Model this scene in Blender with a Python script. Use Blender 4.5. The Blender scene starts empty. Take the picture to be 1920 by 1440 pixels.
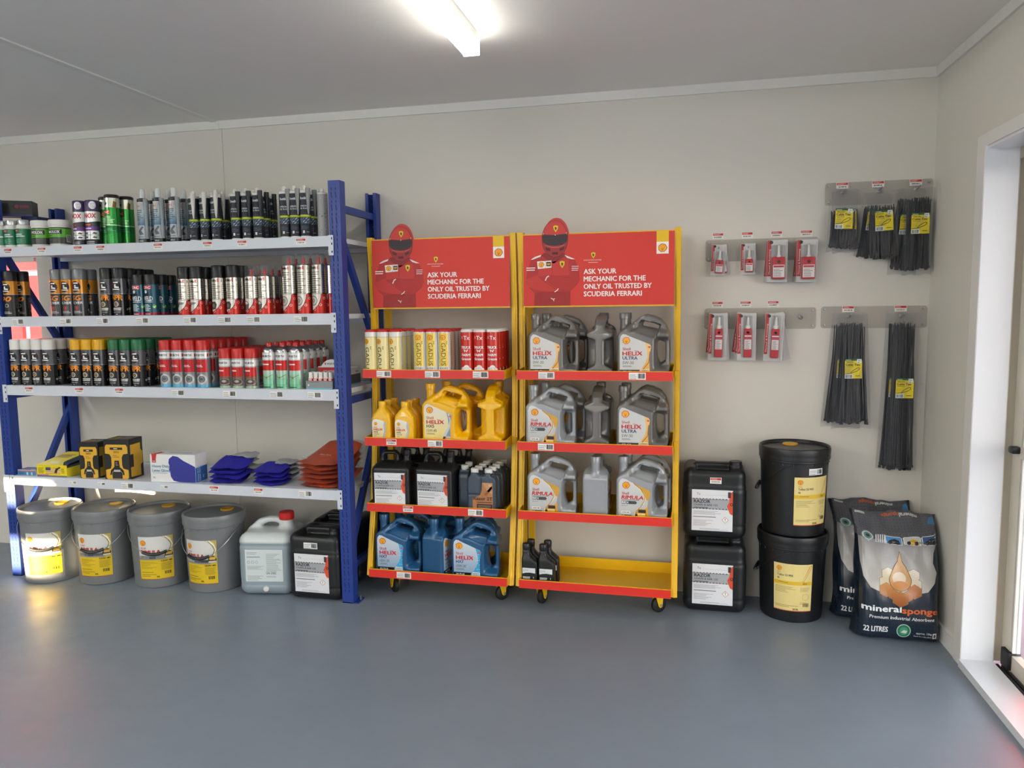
import bpy, bmesh, math, random
import numpy as np
from math import sin, cos, pi, radians as R
from mathutils import Vector, Matrix
from mathutils.geometry import tessellate_polygon

S = bpy.context.scene
COL = S.collection
random.seed(7)

# ------------------------------------------------------------------ camera
cam = bpy.data.cameras.new('camera'); camo = bpy.data.objects.new('camera', cam); COL.objects.link(camo)
cam.sensor_width = 36; cam.lens = 1426.6 / 1920 * 36; cam.clip_start = .05; cam.clip_end = 200
ax, ay, az = (.97378501, .22716405, -.01180078), (-.01145758, .10079553, .99484119), (.22718162, -.96862622, .10075592)
camo.matrix_world = Matrix(((ax[0], ay[0], az[0], -1.02536), (ax[1], ay[1], az[1], -3.70697), (ax[2], ay[2], az[2], 1.39901), (0, 0, 0, 1)))
S.camera = camo

# ------------------------------------------------------------------ view, world, sun, window light
S.view_settings.view_transform = 'Standard'; S.view_settings.look = 'None'
S.view_settings.gamma = 1; S.view_settings.use_curve_mapping = False
S.view_settings.exposure = 1.64
S.cycles.use_denoising = True
S.cycles.max_bounces = 10; S.cycles.diffuse_bounces = 5; S.cycles.transparent_max_bounces = 24
S.cycles.sample_clamp_indirect = 8; S.cycles.caustics_reflective = False; S.cycles.caustics_refractive = False
W = bpy.data.worlds.new('sky'); S.world = W; W.use_nodes = True
nt = W.node_tree; bg = nt.nodes['Background']
sky_co = nt.nodes.new('ShaderNodeTexCoord'); sky_sep = nt.nodes.new('ShaderNodeSeparateXYZ'); sky_ramp = nt.nodes.new('ShaderNodeValToRGB')
nt.links.new(sky_co.outputs['Generated'], sky_sep.inputs[0]); nt.links.new(sky_sep.outputs['Z'], sky_ramp.inputs[0])
sky_ramp.color_ramp.elements[0].color = (1.0, .93, .84, 1); sky_ramp.color_ramp.elements[1].color = (.72, .84, 1.0, 1)
sky_ramp.color_ramp.elements[1].position = .6
nt.links.new(sky_ramp.outputs[0], bg.inputs[0]); bg.inputs[1].default_value = 2.3
sun = bpy.data.lights.new('sun', 'SUN'); suno = bpy.data.objects.new('sun', sun); COL.objects.link(suno)
sun.energy = 20; sun.color = (1, .80, .52); sun.angle = R(.5)
suno.rotation_euler = Vector((.45, 1, -.11)).to_track_quat('-Z', 'Y').to_euler()
def portal(name, loc, rot, sx, sy):
    l = bpy.data.lights.new(name, 'AREA'); l.shape = 'RECTANGLE'; l.size = sx; l.size_y = sy; l.cycles.is_portal = True
    o = bpy.data.objects.new(name, l); COL.objects.link(o); o.location = loc; o.rotation_euler = rot
portal('window_portal', (-3.35, -6.55, 1.14), (R(90), 0, 0), 4.3, 2.1)
portal('door_portal', (.3, -1.6, 1.0), (R(90), 0, R(90)), 2.2, 2.0)

# ------------------------------------------------------------------ helpers: colour, material
def lin(h):
    h = h.lstrip('#'); c = [int(h[i:i + 2], 16) / 255 for i in (0, 2, 4)]
    return tuple(x / 12.92 if x <= .04045 else ((x + .055) / 1.055) ** 2.4 for x in c)
MAT = {}
def M(name, h, rough=.5, metal=0, noise=.04, nscale=40, bump=0, bscale=200, coat=0, emit=0, alpha=None, spec=.5):
    if name in MAT: return MAT[name]
    m = bpy.data.materials.new(name); m.use_nodes = True; MAT[name] = m
    nt = m.node_tree; b = nt.nodes['Principled BSDF']; c = lin(h)
    b.inputs['Roughness'].default_value = rough; b.inputs['Metallic'].default_value = metal
    b.inputs['Specular IOR Level'].default_value = spec; b.inputs['Coat Weight'].default_value = coat
    tc = nt.nodes.new('ShaderNodeTexCoord')
    n = nt.nodes.new('ShaderNodeTexNoise'); n.inputs['Scale'].default_value = nscale; n.inputs['Detail'].default_value = 4
    nt.links.new(tc.outputs['Object'], n.inputs['Vector'])
    mx = nt.nodes.new('ShaderNodeMix'); mx.data_type = 'RGBA'
    mx.inputs[6].default_value = tuple(x * (1 - noise) for x in c) + (1,); mx.inputs[7].default_value = tuple(min(1, x * (1 + noise)) for x in c) + (1,)
    nt.links.new(n.outputs['Fac'], mx.inputs[0]); nt.links.new(mx.outputs[2], b.inputs['Base Color'])
    if bump:
        n2 = nt.nodes.new('ShaderNodeTexNoise'); n2.inputs['Scale'].default_value = bscale; n2.inputs['Detail'].default_value = 3
        nt.links.new(tc.outputs['Object'], n2.inputs['Vector'])
        bp = nt.nodes.new('ShaderNodeBump'); bp.inputs['Strength'].default_value = bump; bp.inputs['Distance'].default_value = .002
        nt.links.new(n2.outputs['Fac'], bp.inputs['Height']); nt.links.new(bp.outputs[0], b.inputs['Normal'])
    if emit:
        b.inputs['Emission Color'].default_value = c + (1,); b.inputs['Emission Strength'].default_value = emit
    if alpha is not None:
        t = nt.nodes.new('ShaderNodeBsdfTransparent'); ms = nt.nodes.new('ShaderNodeMixShader'); out = nt.nodes['Material Output']
        ms.inputs[0].default_value = alpha
        nt.links.new(t.outputs[0], ms.inputs[1]); nt.links.new(b.outputs[0], ms.inputs[2]); nt.links.new(ms.outputs[0], out.inputs[0])
    return m
def printmat(name, rough, metal=0, coat=0):
    m = bpy.data.materials.new(name); m.use_nodes = True; nt = m.node_tree; b = nt.nodes['Principled BSDF']
    a = nt.nodes.new('ShaderNodeVertexColor'); a.layer_name = 'Col'
    n = nt.nodes.new('ShaderNodeTexNoise'); n.inputs['Scale'].default_value = 60
    mx = nt.nodes.new('ShaderNodeMix'); mx.data_type = 'RGBA'; mx.blend_type = 'MULTIPLY'; mx.inputs[0].default_value = .06
    nt.links.new(a.outputs[0], mx.inputs[6]); nt.links.new(n.outputs['Color'], mx.inputs[7]); nt.links.new(mx.outputs[2], b.inputs['Base Color'])
    b.inputs['Roughness'].default_value = rough; b.inputs['Metallic'].default_value = metal; b.inputs['Coat Weight'].default_value = coat
    return m
PAPER = printmat('printed_paper', .5); GLOSS = printmat('printed_gloss', .22); TINP = printmat('printed_tin', .25, .25); FOIL = printmat('printed_foil', .2, .55); CHROME = printmat('printed_chrome', .16, .95)

# ------------------------------------------------------------------ helpers: objects
def link(name, data, parent=None, loc=(0, 0, 0), rot=(0, 0, 0), label=None, kind=None):
    o = bpy.data.objects.new(name, data); COL.objects.link(o)
    if parent is not None: o.parent = parent
    o.location = loc; o.rotation_euler = rot
    if label: o['label'] = label
    if kind: o['kind'] = kind
    return o
def tag(o, label, cat, group=None):
    o['label'] = label; o['category'] = cat
    if group: o['group'] = group
    return o
def thing(name, label, cat, loc=(0, 0, 0), rz=0, group=None, rot=None):
    o = link(name, None, None, loc, rot or (0, 0, R(rz))); o.empty_display_size = .05
    return tag(o, label, cat, group)
def dup(root, loc, rz=0, label=None, group=None):
    def cp(o, par):
        c = o.copy(); COL.objects.link(c)
        if par is not None: c.parent = par
        for ch in list(o.children): cp(ch, c)
        return c
    r = cp(root, None); r.location = loc; r.rotation_euler = (0, 0, R(rz))
    if label: r['label'] = label
    if group: r['group'] = group
    return r
class Kind:                                        # builds a thing once, then copies it with its parts
    def __init__(s, fn): s.fn = fn; s.root = None
    def put(s, loc, rz, label, group=None):
        if s.root is None:
            s.root = s.fn(); s.root.location = loc; s.root.rotation_euler = (0, 0, R(rz)); s.root['label'] = label
            if group: s.root['group'] = group
            return s.root
        return dup(s.root, loc, rz, label, group)
ORD = ['first', 'second', 'third', 'fourth', 'fifth', 'sixth', 'seventh']
def grid(kind, x, y, z, nx, ny, dx, dy, desc, where, group, rz=0, jit=4):
    for j in range(ny):
        for i in range(nx):
            row = 'front row' if j == 0 else ('%s row back' % ORD[j])
            col = '' if nx == 1 else ', %s from left' % ORD[nx - 1 - i]
            kind.put((x - i * dx, y + j * dy, z), rz + random.uniform(-jit, jit), '%s, %s%s, %s' % (desc, row, col, where), group)

class MB:
    def __init__(s): s.V = []; s.F = []; s.MI = []
    def add(s, v, f, mi=0):
        o = len(s.V); s.V += [tuple(p) for p in v]; s.F += [tuple(i + o for i in q) for q in f]; s.MI += [mi] * len(f); return s
    def box(s, x0, y0, z0, x1, y1, z1, mi=0):
        return s.add([(x0, y0, z0), (x1, y0, z0), (x1, y1, z0), (x0, y1, z0), (x0, y0, z1), (x1, y0, z1), (x1, y1, z1), (x0, y1, z1)],
                     [(0, 3, 2, 1), (4, 5, 6, 7), (0, 1, 5, 4), (1, 2, 6, 5), (2, 3, 7, 6), (3, 0, 4, 7)], mi)
    def rbox(s, x0, y0, z0, x1, y1, z1, r=.004, seg=2, mi=0):
        bm = bmesh.new(); bmesh.ops.create_cube(bm, size=1)
        for v in bm.verts: v.co = ((x0 + x1) / 2 + v.co.x * (x1 - x0), (y0 + y1) / 2 + v.co.y * (y1 - y0), (z0 + z1) / 2 + v.co.z * (z1 - z0))
        bmesh.ops.bevel(bm, geom=bm.edges[:], offset=r, segments=seg, profile=.5, affect='EDGES')
        bm.verts.index_update()
        s.add([v.co[:] for v in bm.verts], [[v.index for v in f.verts] for f in bm.faces], mi); bm.free(); return s
    def lathe(s, prof, n=24, mi=0, c=(0, 0), cap=True):
        v = []; f = []; m = len(prof)
        for k in range(n):
            a = 2 * pi * k / n
            v += [(c[0] + r * sin(a), c[1] - r * cos(a), z) for r, z in prof]
        for k in range(n):
            k2 = (k + 1) % n
            f += [(k * m + i, k2 * m + i, k2 * m + i + 1, k * m + i + 1) for i in range(m - 1)]
        if cap:
            if prof[0][0] > 1e-6: f.append(tuple(k * m for k in range(n))[::-1])
            if prof[-1][0] > 1e-6: f.append(tuple(k * m + m - 1 for k in range(n)))
        return s.add(v, f, mi)
    def tube(s, path, r, n=8, mi=0, rr=None):
        P = [Vector(p) for p in path]; v = []; f = []
        t = (P[1] - P[0]).normalized(); up = Vector((0, 0, 1)) if abs(t.z) < .9 else Vector((1, 0, 0))
        a = t.cross(up).normalized()
        for i, p in enumerate(P):
            t = (P[min(i + 1, len(P) - 1)] - P[max(i - 1, 0)]).normalized()
            a = (a - t * a.dot(t)).normalized(); b = t.cross(a); q = rr[i] if rr else r
            v += [p + (a * cos(2 * pi * k / n) + b * sin(2 * pi * k / n)) * q for k in range(n)]
        for i in range(len(P) - 1):
            f += [(i * n + k, i * n + (k + 1) % n, (i + 1) * n + (k + 1) % n, (i + 1) * n + k) for k in range(n)]
        f += [tuple(range(n))[::-1], tuple((len(P) - 1) * n + k for k in range(n))]
        return s.add(v, f, mi)
    def prism(s, poly, y0, y1, mi=0):              # polygon in (x, z) extruded along y
        n = len(poly); tr = tessellate_polygon([[Vector((p[0], p[1], 0)) for p in poly]])
        v = [(p[0], y0, p[1]) for p in poly] + [(p[0], y1, p[1]) for p in poly]
        f = [tuple(t) for t in tr] + [tuple(i + n for i in t[::-1]) for t in tr]
        f += [(i, (i + 1) % n, (i + 1) % n + n, i + n) for i in range(n)]
        return s.add(v, f, mi)
    def mesh(s, mats, smooth=35, fix=False):
        me = bpy.data.meshes.new('m'); me.from_pydata(s.V, [], s.F)
        for m in (mats if isinstance(mats, (list, tuple)) else [mats]): me.materials.append(m)
        if any(s.MI): me.polygons.foreach_set('material_index', s.MI)
        if fix:
            bm = bmesh.new(); bm.from_mesh(me); bmesh.ops.recalc_face_normals(bm, faces=bm.faces); bm.to_mesh(me); bm.free()
        if smooth:
            me.polygons.foreach_set('use_smooth', [True] * len(me.polygons)); me.set_sharp_from_angle(angle=R(smooth))
        me.update(); return me
    def obj(s, name, mats, parent=None, loc=(0, 0, 0), rot=(0, 0, 0), smooth=35, label=None, kind=None, fix=False):
        me = s.mesh(mats, smooth, fix); me.name = name
        return link(name, me, parent, loc, rot, label, kind)
def structure(name, mb, m, smooth=0, parent=None):
    o = mb.obj(name, m, parent, smooth=smooth)
    if parent is None: o['kind'] = 'structure'
    return o

# ------------------------------------------------------------------ helpers: flat print (millimetres), bent onto surfaces
TXT = {}
def glyphs(t, bold, shear):
    k = (t, bold, shear)
    if k in TXT: return TXT[k]
    c = bpy.data.curves.new('t', 'FONT'); c.body = t; c.size = 1; c.resolution_u = 2; c.offset = bold; c.shear = shear; c.fill_mode = 'FRONT'
    o = bpy.data.objects.new('t', c); me = bpy.data.meshes.new_from_object(o)
    me.calc_loop_triangles(); v = [p.co[:2] for p in me.vertices]
    T = [[v[i] for i in t.vertices] for t in me.loop_triangles]
    bpy.data.objects.remove(o); bpy.data.curves.remove(c); bpy.data.meshes.remove(me)
    xs = [p[0] for t in T for p in t] or [0, 1]
    TXT[k] = (T, min(xs), max(xs)); return TXT[k]
CAPH = .69
def clip(poly, ax, lo, hi):
    for side, lim in ((1, lo), (-1, hi)):
        out = []
        for i in range(len(poly)):
            p, q = poly[i - 1], poly[i]; a, b = side * (p[ax] - lim), side * (q[ax] - lim)
            if (a >= 0) != (b >= 0):
                t = a / (a - b); out.append(tuple(p[k] + (q[k] - p[k]) * t for k in range(5)))
            if b >= 0: out.append(q)
        poly = out
        if len(poly) < 3: return []
    return poly
class Art:
    def __init__(s, seed=1): s.T = []; s.rnd = random.Random(seed)
    def poly(s, pts, col, z=1, col2=None):
        z = z if s.T else 0; c = lin(col); c2 = lin(col2) if col2 else c; ys = [p[1] for p in pts]; y0, y1 = min(ys), max(ys)
        q = []
        for p in pts:
            k = (p[1] - y0) / max(1e-9, y1 - y0); q.append((p[0], p[1]) + tuple(c[i] * (1 - k) + c2[i] * k for i in range(3)))
        for t in tessellate_polygon([[Vector((p[0], p[1], 0)) for p in pts]]): s.T.append(([q[i] for i in t], z))
    def rect(s, x0, y0, x1, y1, col, z=1, col2=None): s.poly([(x0, y0), (x1, y0), (x1, y1), (x0, y1)], col, z, col2)
    def ell(s, cx, cy, rx, ry, col, z=2, n=20, a0=0, a1=360, col2=None):
        m = n if a1 - a0 >= 360 else n + 1
        s.poly([(cx + rx * cos(R(a0 + (a1 - a0) * i / n)), cy + ry * sin(R(a0 + (a1 - a0) * i / n))) for i in range(m)], col, z, col2)
    def ring(s, cx, cy, r, t, col, z=2, n=20, a0=0, a1=360):
        for i in range(n):
            p, q = R(a0 + (a1 - a0) * i / n), R(a0 + (a1 - a0) * (i + 1) / n)
            s.poly([(cx + r * cos(p), cy + r * sin(p)), (cx + r * cos(q), cy + r * sin(q)), (cx + (r - t) * cos(q), cy + (r - t) * sin(q)), (cx + (r - t) * cos(p), cy + (r - t) * sin(p))], col, z)
    def line(s, pts, w, col, z=3):
        for (x0, y0), (x1, y1) in zip(pts, pts[1:]):
            d = math.hypot(x1 - x0, y1 - y0) or 1; nx, ny = -(y1 - y0) / d * w / 2, (x1 - x0) / d * w / 2
            s.poly([(x0 + nx, y0 + ny), (x1 + nx, y1 + ny), (x1 - nx, y1 - ny), (x0 - nx, y0 - ny)], col, z)
    def text(s, t, x, y, h, col, z=4, bold=.0, al='l', w=None, rot=0, shear=0):
        T, a, b = glyphs(t, 0, shear); k = h / CAPH; kx = w / (b - a) if w else k; wid = (b - a) * kx
        ox = {'l': 0, 'c': -wid / 2, 'r': -wid}[al]; c = lin(col); cr, sr = cos(R(rot)), sin(R(rot))
        e = bold * h * 1.15; offs = [(0, 0)] if bold < .008 else [(-e, 0), (e, 0)] + ([(0, e * .7), (0, -e * .7)] if bold >= .03 else [])
        for n_, (dx, dy) in enumerate(offs):
          for tr in T:
            q = []
            for px, py in tr:
                u, v = (px - a) * kx + ox + dx, py * k + dy; q.append((x + u * cr - v * sr, y + u * sr + v * cr) + c)
            s.T.append((q, z + .3 * n_))
    def lines(s, x0, y0, x1, y1, n, col, z=3, fill=.4, lo=.55):
        st = (y1 - y0) / n
        for i in range(n): s.rect(x0, y0 + i * st, x0 + (x1 - x0) * s.rnd.uniform(lo, 1), y0 + i * st + st * fill, col, z)
    def bars(s, x0, y0, x1, y1, col='#1c1c1c', n=13, z=4):
        st = (x1 - x0) / n
        for i in range(n): s.rect(x0 + i * st, y0, x0 + i * st + st * s.rnd.uniform(.25, .8), y1, col, z)
    def pecten(s, cx, cy, r, z=4):
        def shp(k, n=28):
            p = []
            for i in range(n + 1):
                a = R(-28 + 236 * i / n); b = k * (1 + .04 * cos(a * 7 - .3)); p.append((cx + b * cos(a), cy + b * sin(a) * .96))
            return p + [(cx - k * .42, cy - k * .92), (cx + k * .42, cy - k * .92)]
        s.poly(shp(r), '#d3241c', z); s.poly(shp(r * .84), '#fbc41a', z + 1)
        for a in (30, 50, 70, 90, 110, 130, 150):
            s.line([(cx + .12 * r * cos(R(a)), cy - .6 * r), (cx + .78 * r * cos(R(a)), cy + .74 * r * sin(R(a)))], r * .055, '#d8431e', z + 2)
    def shield(s, cx, cy, h, z=4):
        w = h * .38; o = [(-w, .42 * h), (-w * .9, -.05 * h), (0, -.55 * h), (w * .9, -.05 * h), (w, .42 * h), (0, .52 * h)]
        s.poly([(cx + x * 1.12, cy + y * 1.08) for x, y in o], '#2a2418', z); s.poly([(cx + x, cy + y) for x, y in o], '#f0c02a', z + 1)
        s.poly([(cx + x * h, cy + y * h) for x, y in [(-.2, -.1), (-.08, .02), (-.16, .18), (-.02, .3), (.06, .16), (.18, .2), (.1, .02), (.2, -.14), (.04, -.06), (.02, -.34), (-.06, -.08)]], '#1d1a14', z + 2)
    def hazard(s, cx, cy, r, z=4):
        s.poly([(cx - r, cy), (cx, cy - r), (cx + r, cy), (cx, cy + r)], '#b04a46', z); k = r * .86
        s.poly([(cx - k, cy), (cx, cy - k), (cx + k, cy), (cx, cy + k)], '#f4f4f2', z + 1)
        s.rect(cx - .07 * r, cy - .12 * r, cx + .07 * r, cy + .5 * r, '#222', z + 2) if False else s.rect(cx - .07 * r, cy - .12 * r, cx + .07 * r, cy + .5 * r, '#222222', z + 2)
        s.ell(cx, cy - .35 * r, .09 * r, .09 * r, '#222222', z + 2, 8)
    def mesh(s, mat, fmap, su=None, sv=None, dz=.00022):
        co = []; cl = []; fc = []
        for tri, z in s.T:
            polys = [tri]
            for ax, st in ((0, su), (1, sv)):
                if not st: continue
                nxt = []
                for p in polys:
                    lo = min(q[ax] for q in p); hi = max(q[ax] for q in p); k0, k1 = math.floor(lo / st), math.ceil(hi / st)
                    if k1 - k0 <= 1: nxt.append(p); continue
                    for k in range(k0, k1):
                        c = clip(p, ax, k * st, (k + 1) * st)
                        if c: nxt.append(c)
                polys = nxt
            for p in polys:
                a = sum(p[i - 1][0] * p[i][1] - p[i][0] * p[i - 1][1] for i in range(len(p)))
                if abs(a) < 1e-6: continue
                if a < 0: p = p[::-1]
                b = len(co); co += [fmap(q[0] * .001, q[1] * .001, z * dz) for q in p]; cl += [q[2:5] + (1,) for q in p]; fc.append(tuple(range(b, b + len(p))))
        me = bpy.data.meshes.new('print'); me.from_pydata(co, [], fc); me.materials.append(mat)
        at = me.color_attributes.new('Col', 'FLOAT_COLOR', 'POINT'); at.data.foreach_set('color', np.array(cl, dtype=np.float32).ravel()) if cl else None
        me.update(); return me
    def obj(s, name, mat, parent, fmap, su=None, sv=None, dz=.00022, label=None):
        me = s.mesh(mat, fmap, su, sv, dz); me.name = name
        return link(name, me, parent, label=label)
def flat(y=0, x=0, z=0): return lambda u, v, l: (x + u, y - l, z + v)              # faces -y
def sideR(x, y=0, z=0): return lambda u, v, l: (x + l, y + u, z + v)               # faces +x
def top(z, x=0, y=0): return lambda u, v, l: (x + u, y + v, z + l)                 # faces +z
def bend(r, z=0, c=(0, 0)): return lambda u, v, l: (c[0] + (r + l) * sin(u / r), c[1] - (r + l) * cos(u / r), z + v)
def bendcone(rf, z=0): return lambda u, v, l: ((rf(v) + l) * sin(u / .138), -(rf(v) + l) * cos(u / .138), z + v)

# ------------------------------------------------------------------ helpers: smooth solids from distance fields
def polysdf(X, Z, P):
    P = np.array(P, float); d = np.full(X.shape, 1e9); s = np.ones(X.shape)
    for i in range(len(P)):
        a, b = P[i], P[i - 1]; ex, ez = b - a; wx, wz = X - a[0], Z - a[1]
        t = np.clip((wx * ex + wz * ez) / (ex * ex + ez * ez), 0, 1); d = np.minimum(d, (wx - ex * t) ** 2 + (wz - ez * t) ** 2)
        c1 = Z >= a[1]; c2 = Z < b[1]; c3 = ex * wz > ez * wx
        s = np.where((c1 & c2 & c3) | (~c1 & ~c2 & ~c3), -s, s)
    return s * np.sqrt(d)
def smax(a, b, k): h = np.clip(.5 + .5 * (a - b) / k, 0, 1); return b + (a - b) * h + k * h * (1 - h)
def smin(a, b, k): return -smax(-a, -b, k)
def ss(x, a, b): t = np.clip((x - a) / (b - a), 0, 1); return t * t * (3 - 2 * t)
def rboxsdf(X, Y, Z, c, h, r):
    q = [np.abs(A - c[i]) - h[i] + r for i, A in enumerate((X, Y, Z))]
    return np.sqrt(sum(np.maximum(k, 0) ** 2 for k in q)) + np.minimum(np.maximum(np.maximum(q[0], q[1]), q[2]), 0) - r
def solid(fn, lo, hi, h):
    g = [np.arange(lo[i] - h * 1.5, hi[i] + h * 2, h) for i in range(3)]
    F = fn(*np.meshgrid(*g, indexing='ij')); s = F < 0; n = np.array(F.shape) - 1
    cs = [(i, j, k) for i in (0, 1) for j in (0, 1) for k in (0, 1)]
    sub = lambda A, c: A[c[0]:c[0] + n[0], c[1]:c[1] + n[1], c[2]:c[2] + n[2]]
    cnt = sum(sub(s, c).astype(int) for c in cs); mix = (cnt > 0) & (cnt < 8); ijk = np.argwhere(mix)
    acc = np.zeros((len(ijk), 3)); num = np.zeros(len(ijk))
    for a in cs:
        for ax in range(3):
            if a[ax]: continue
            b = list(a); b[ax] = 1
            fa = sub(F, a)[mix]; fb = sub(F, b)[mix]; cr = (fa < 0) != (fb < 0)
            t = np.where(cr, fa / np.where(cr, fa - fb, 1), 0); p = np.tile(np.array(a, float), (len(ijk), 1)); p[:, ax] = t
            acc += p * cr[:, None]; num += cr
    V = np.array([g[0][0], g[1][0], g[2][0]]) + h * (ijk + acc / num[:, None])
    idx = np.full(n, -1); idx[mix] = np.arange(len(ijk)); Q = []
    for ax in range(3):
        o1, o2 = (ax + 1) % 3, (ax + 2) % 3
        A = [slice(1, -1)] * 3; B = [slice(1, -1)] * 3; A[ax] = slice(0, -1); B[ax] = slice(1, None)
        sa, sb = s[tuple(A)], s[tuple(B)]; e = np.argwhere(sa != sb); inside = sa[sa != sb]
        base = e.copy(); base[:, o1] += 1; base[:, o2] += 1
        def cell(d1, d2):
            c = base.copy(); c[:, o1] -= d1; c[:, o2] -= d2; return idx[c[:, 0], c[:, 1], c[:, 2]]
        q = np.stack([cell(1, 1), cell(0, 1), cell(0, 0), cell(1, 0)], 1); q[~inside] = q[~inside][:, ::-1]; Q.append(q)
    mb = MB(); mb.V = [tuple(v) for v in V]; mb.F = [tuple(int(i) for i in q) for q in np.concatenate(Q)]; mb.MI = [0] * len(mb.F)
    return mb

# ------------------------------------------------------------------ materials
wallm = M('wall_paint', '#D9D5CB', .62, noise=.015, nscale=2, bump=.05, bscale=90)
ceilm = M('ceiling_panel', '#ECE9E4', .5, noise=.015, nscale=1.5)
trimm = M('white_trim', '#E4E2DC', .45, noise=.02)
lining = M('gloss_white_paint', '#E6E8EA', .25, noise=.02, nscale=6)
alu = M('cream_aluminium', '#D2CCBD', .4, noise=.03)
chan = M('taupe_door_channel', '#A59E8E', .5, noise=.05)
black = M('black_plastic', '#17181A', .38, noise=.1, bump=.08, bscale=300)
rubber = M('black_rubber', '#141414', .6, noise=.1)
steel = M('zinc_steel', '#B9BBBE', .3, 1, noise=.05)
blue = M('blue_powder_coat', '#203C8C', .35, noise=.06, nscale=20)
slotm = M('slot_shadow_gap', '#121E52', .7)
white = M('white_powder_coat', '#D3D8E0', .4, noise=.03, nscale=12)
yel = M('yellow_powder_coat', '#E9B90F', .38, noise=.05, nscale=14)
redm = M('red_vinyl', '#DE3226', .4, noise=.03)
glass = M('window_glass', '#E8F0F0', .02, alpha=.10)
clear = M('clear_plastic', '#8E9294', .06, noise=.02, alpha=.16)
film = M('crinkled_film', '#8A8C90', .07, noise=.05, alpha=.11, bump=1, bscale=70)
blister = M('clear_blister', '#8A8C90', .06, noise=.02, alpha=.09, bump=.4, bscale=60)
acry = M('smoky_acrylic', '#A8A196', .1, noise=.04, nscale=9, alpha=.22)
whitep = M('white_plastic', '#E3E2DC', .4, noise=.03)
redp = M('red_plastic', '#C8241F', .32, noise=.04)

def floor_mat():
    m = M('painted_floor', '#7F8994', .36, noise=.10, nscale=3)
    nt = m.node_tree; b = nt.nodes['Principled BSDF']; tc = nt.nodes['Texture Coordinate']
    n = nt.nodes.new('ShaderNodeTexNoise'); n.inputs['Scale'].default_value = 9; n.inputs['Detail'].default_value = 8; n.inputs['Roughness'].default_value = .65
    nt.links.new(tc.outputs['Object'], n.inputs['Vector'])
    r = nt.nodes.new('ShaderNodeMapRange'); r.inputs[1].default_value = .3; r.inputs[2].default_value = .7; r.inputs[3].default_value = .3; r.inputs[4].default_value = .46
    nt.links.new(n.outputs['Fac'], r.inputs[0]); nt.links.new(r.outputs[0], b.inputs['Roughness'])
    v = nt.nodes.new('ShaderNodeTexNoise'); v.inputs['Scale'].default_value = 28; v.inputs['Detail'].default_value = 6
    nt.links.new(tc.outputs['Object'], v.inputs['Vector'])
    bp = nt.nodes.new('ShaderNodeBump'); bp.inputs['Strength'].default_value = .06; bp.inputs['Distance'].default_value = .003
    nt.links.new(v.outputs['Fac'], bp.inputs['Height']); nt.links.new(bp.outputs[0], b.inputs['Normal'])
    return m

# ------------------------------------------------------------------ the room
H = 2.4; XL, YF = -9.5, -6.5
structure('floor', MB().add([(XL, YF, z) for z in (-.1, 0)] + [(.17, YF, z) for z in (-.1, 0)] + [(.0, 0, z) for z in (-.1, 0)] + [(XL, 0, z) for z in (-.1, 0)], [(0, 6, 4, 2), (1, 3, 5, 7), (0, 2, 3, 1), (2, 4, 5, 3), (4, 6, 7, 5), (6, 0, 1, 7)]), floor_mat())
structure('ceiling', MB().box(XL, YF, H, .3, .1, H + .08), ceilm)
w = MB(); w.box(-4.705, 0, -.1, .1, .1, H).box(XL, 0, -.1, -5.25, .1, H).box(-5.25, 0, -.1, -4.705, .1, .98).box(-5.25, 0, 1.715, -4.705, .1, H)
structure('wall_back', w, wallm)
w = MB(); w.box(0, -.575, -.1, .1, 0, H).box(0, -2.75, 1.965, .1, -.575, H).box(0, YF, -.1, .1, -2.75, H)
TURN = R(1.5)
structure('wall_right', w, wallm).rotation_euler.z = TURN
structure('wall_left', MB().box(XL - .1, YF, -.1, XL, .1, H), wallm)
w = MB(); xs = [XL, -7.35, -6.87, -5.5, -1.2, .1]
w.box(xs[0], YF - .1, -.1, xs[1], YF, H).box(xs[2], YF - .1, -.1, xs[3], YF, H).box(xs[4], YF - .1, -.1, xs[5] + .2, YF, H)
w.box(xs[1], YF - .1, -.1, xs[2], YF, .70).box(xs[1], YF - .1, 1.185, xs[2], YF, H).box(xs[1], YF - .1, .885, xs[2], YF, 1.05).box(-6.96, YF - .1, 1.05, xs[2], YF, 1.185)
w.box(xs[3], YF - .1, -.1, xs[4], YF, .08).box(xs[3], YF - .1, 2.2, xs[4], YF, H)
structure('wall_front', w, wallm)
structure('trim_1', MB().box(-3.497, -.004, 0, -3.463, 0, H - .042), wallm)
structure('trim_2', MB().box(-3.52, YF, H - .006, -3.485, 0, H), trimm)
structure('trim_3', MB().box(XL, -.012, H - .042, 0, 0, H).box(-3.488, -.0135, H - .043, -3.474, -.012, H), trimm)
structure('trim_4', MB().box(-.012, YF, H - .042, 0, -.012, H), trimm).rotation_euler.z = TURN
structure('baseboard_right', MB().box(-.012, -.51, 0, 0, 0, .068), trimm).rotation_euler.z = TURN

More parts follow.
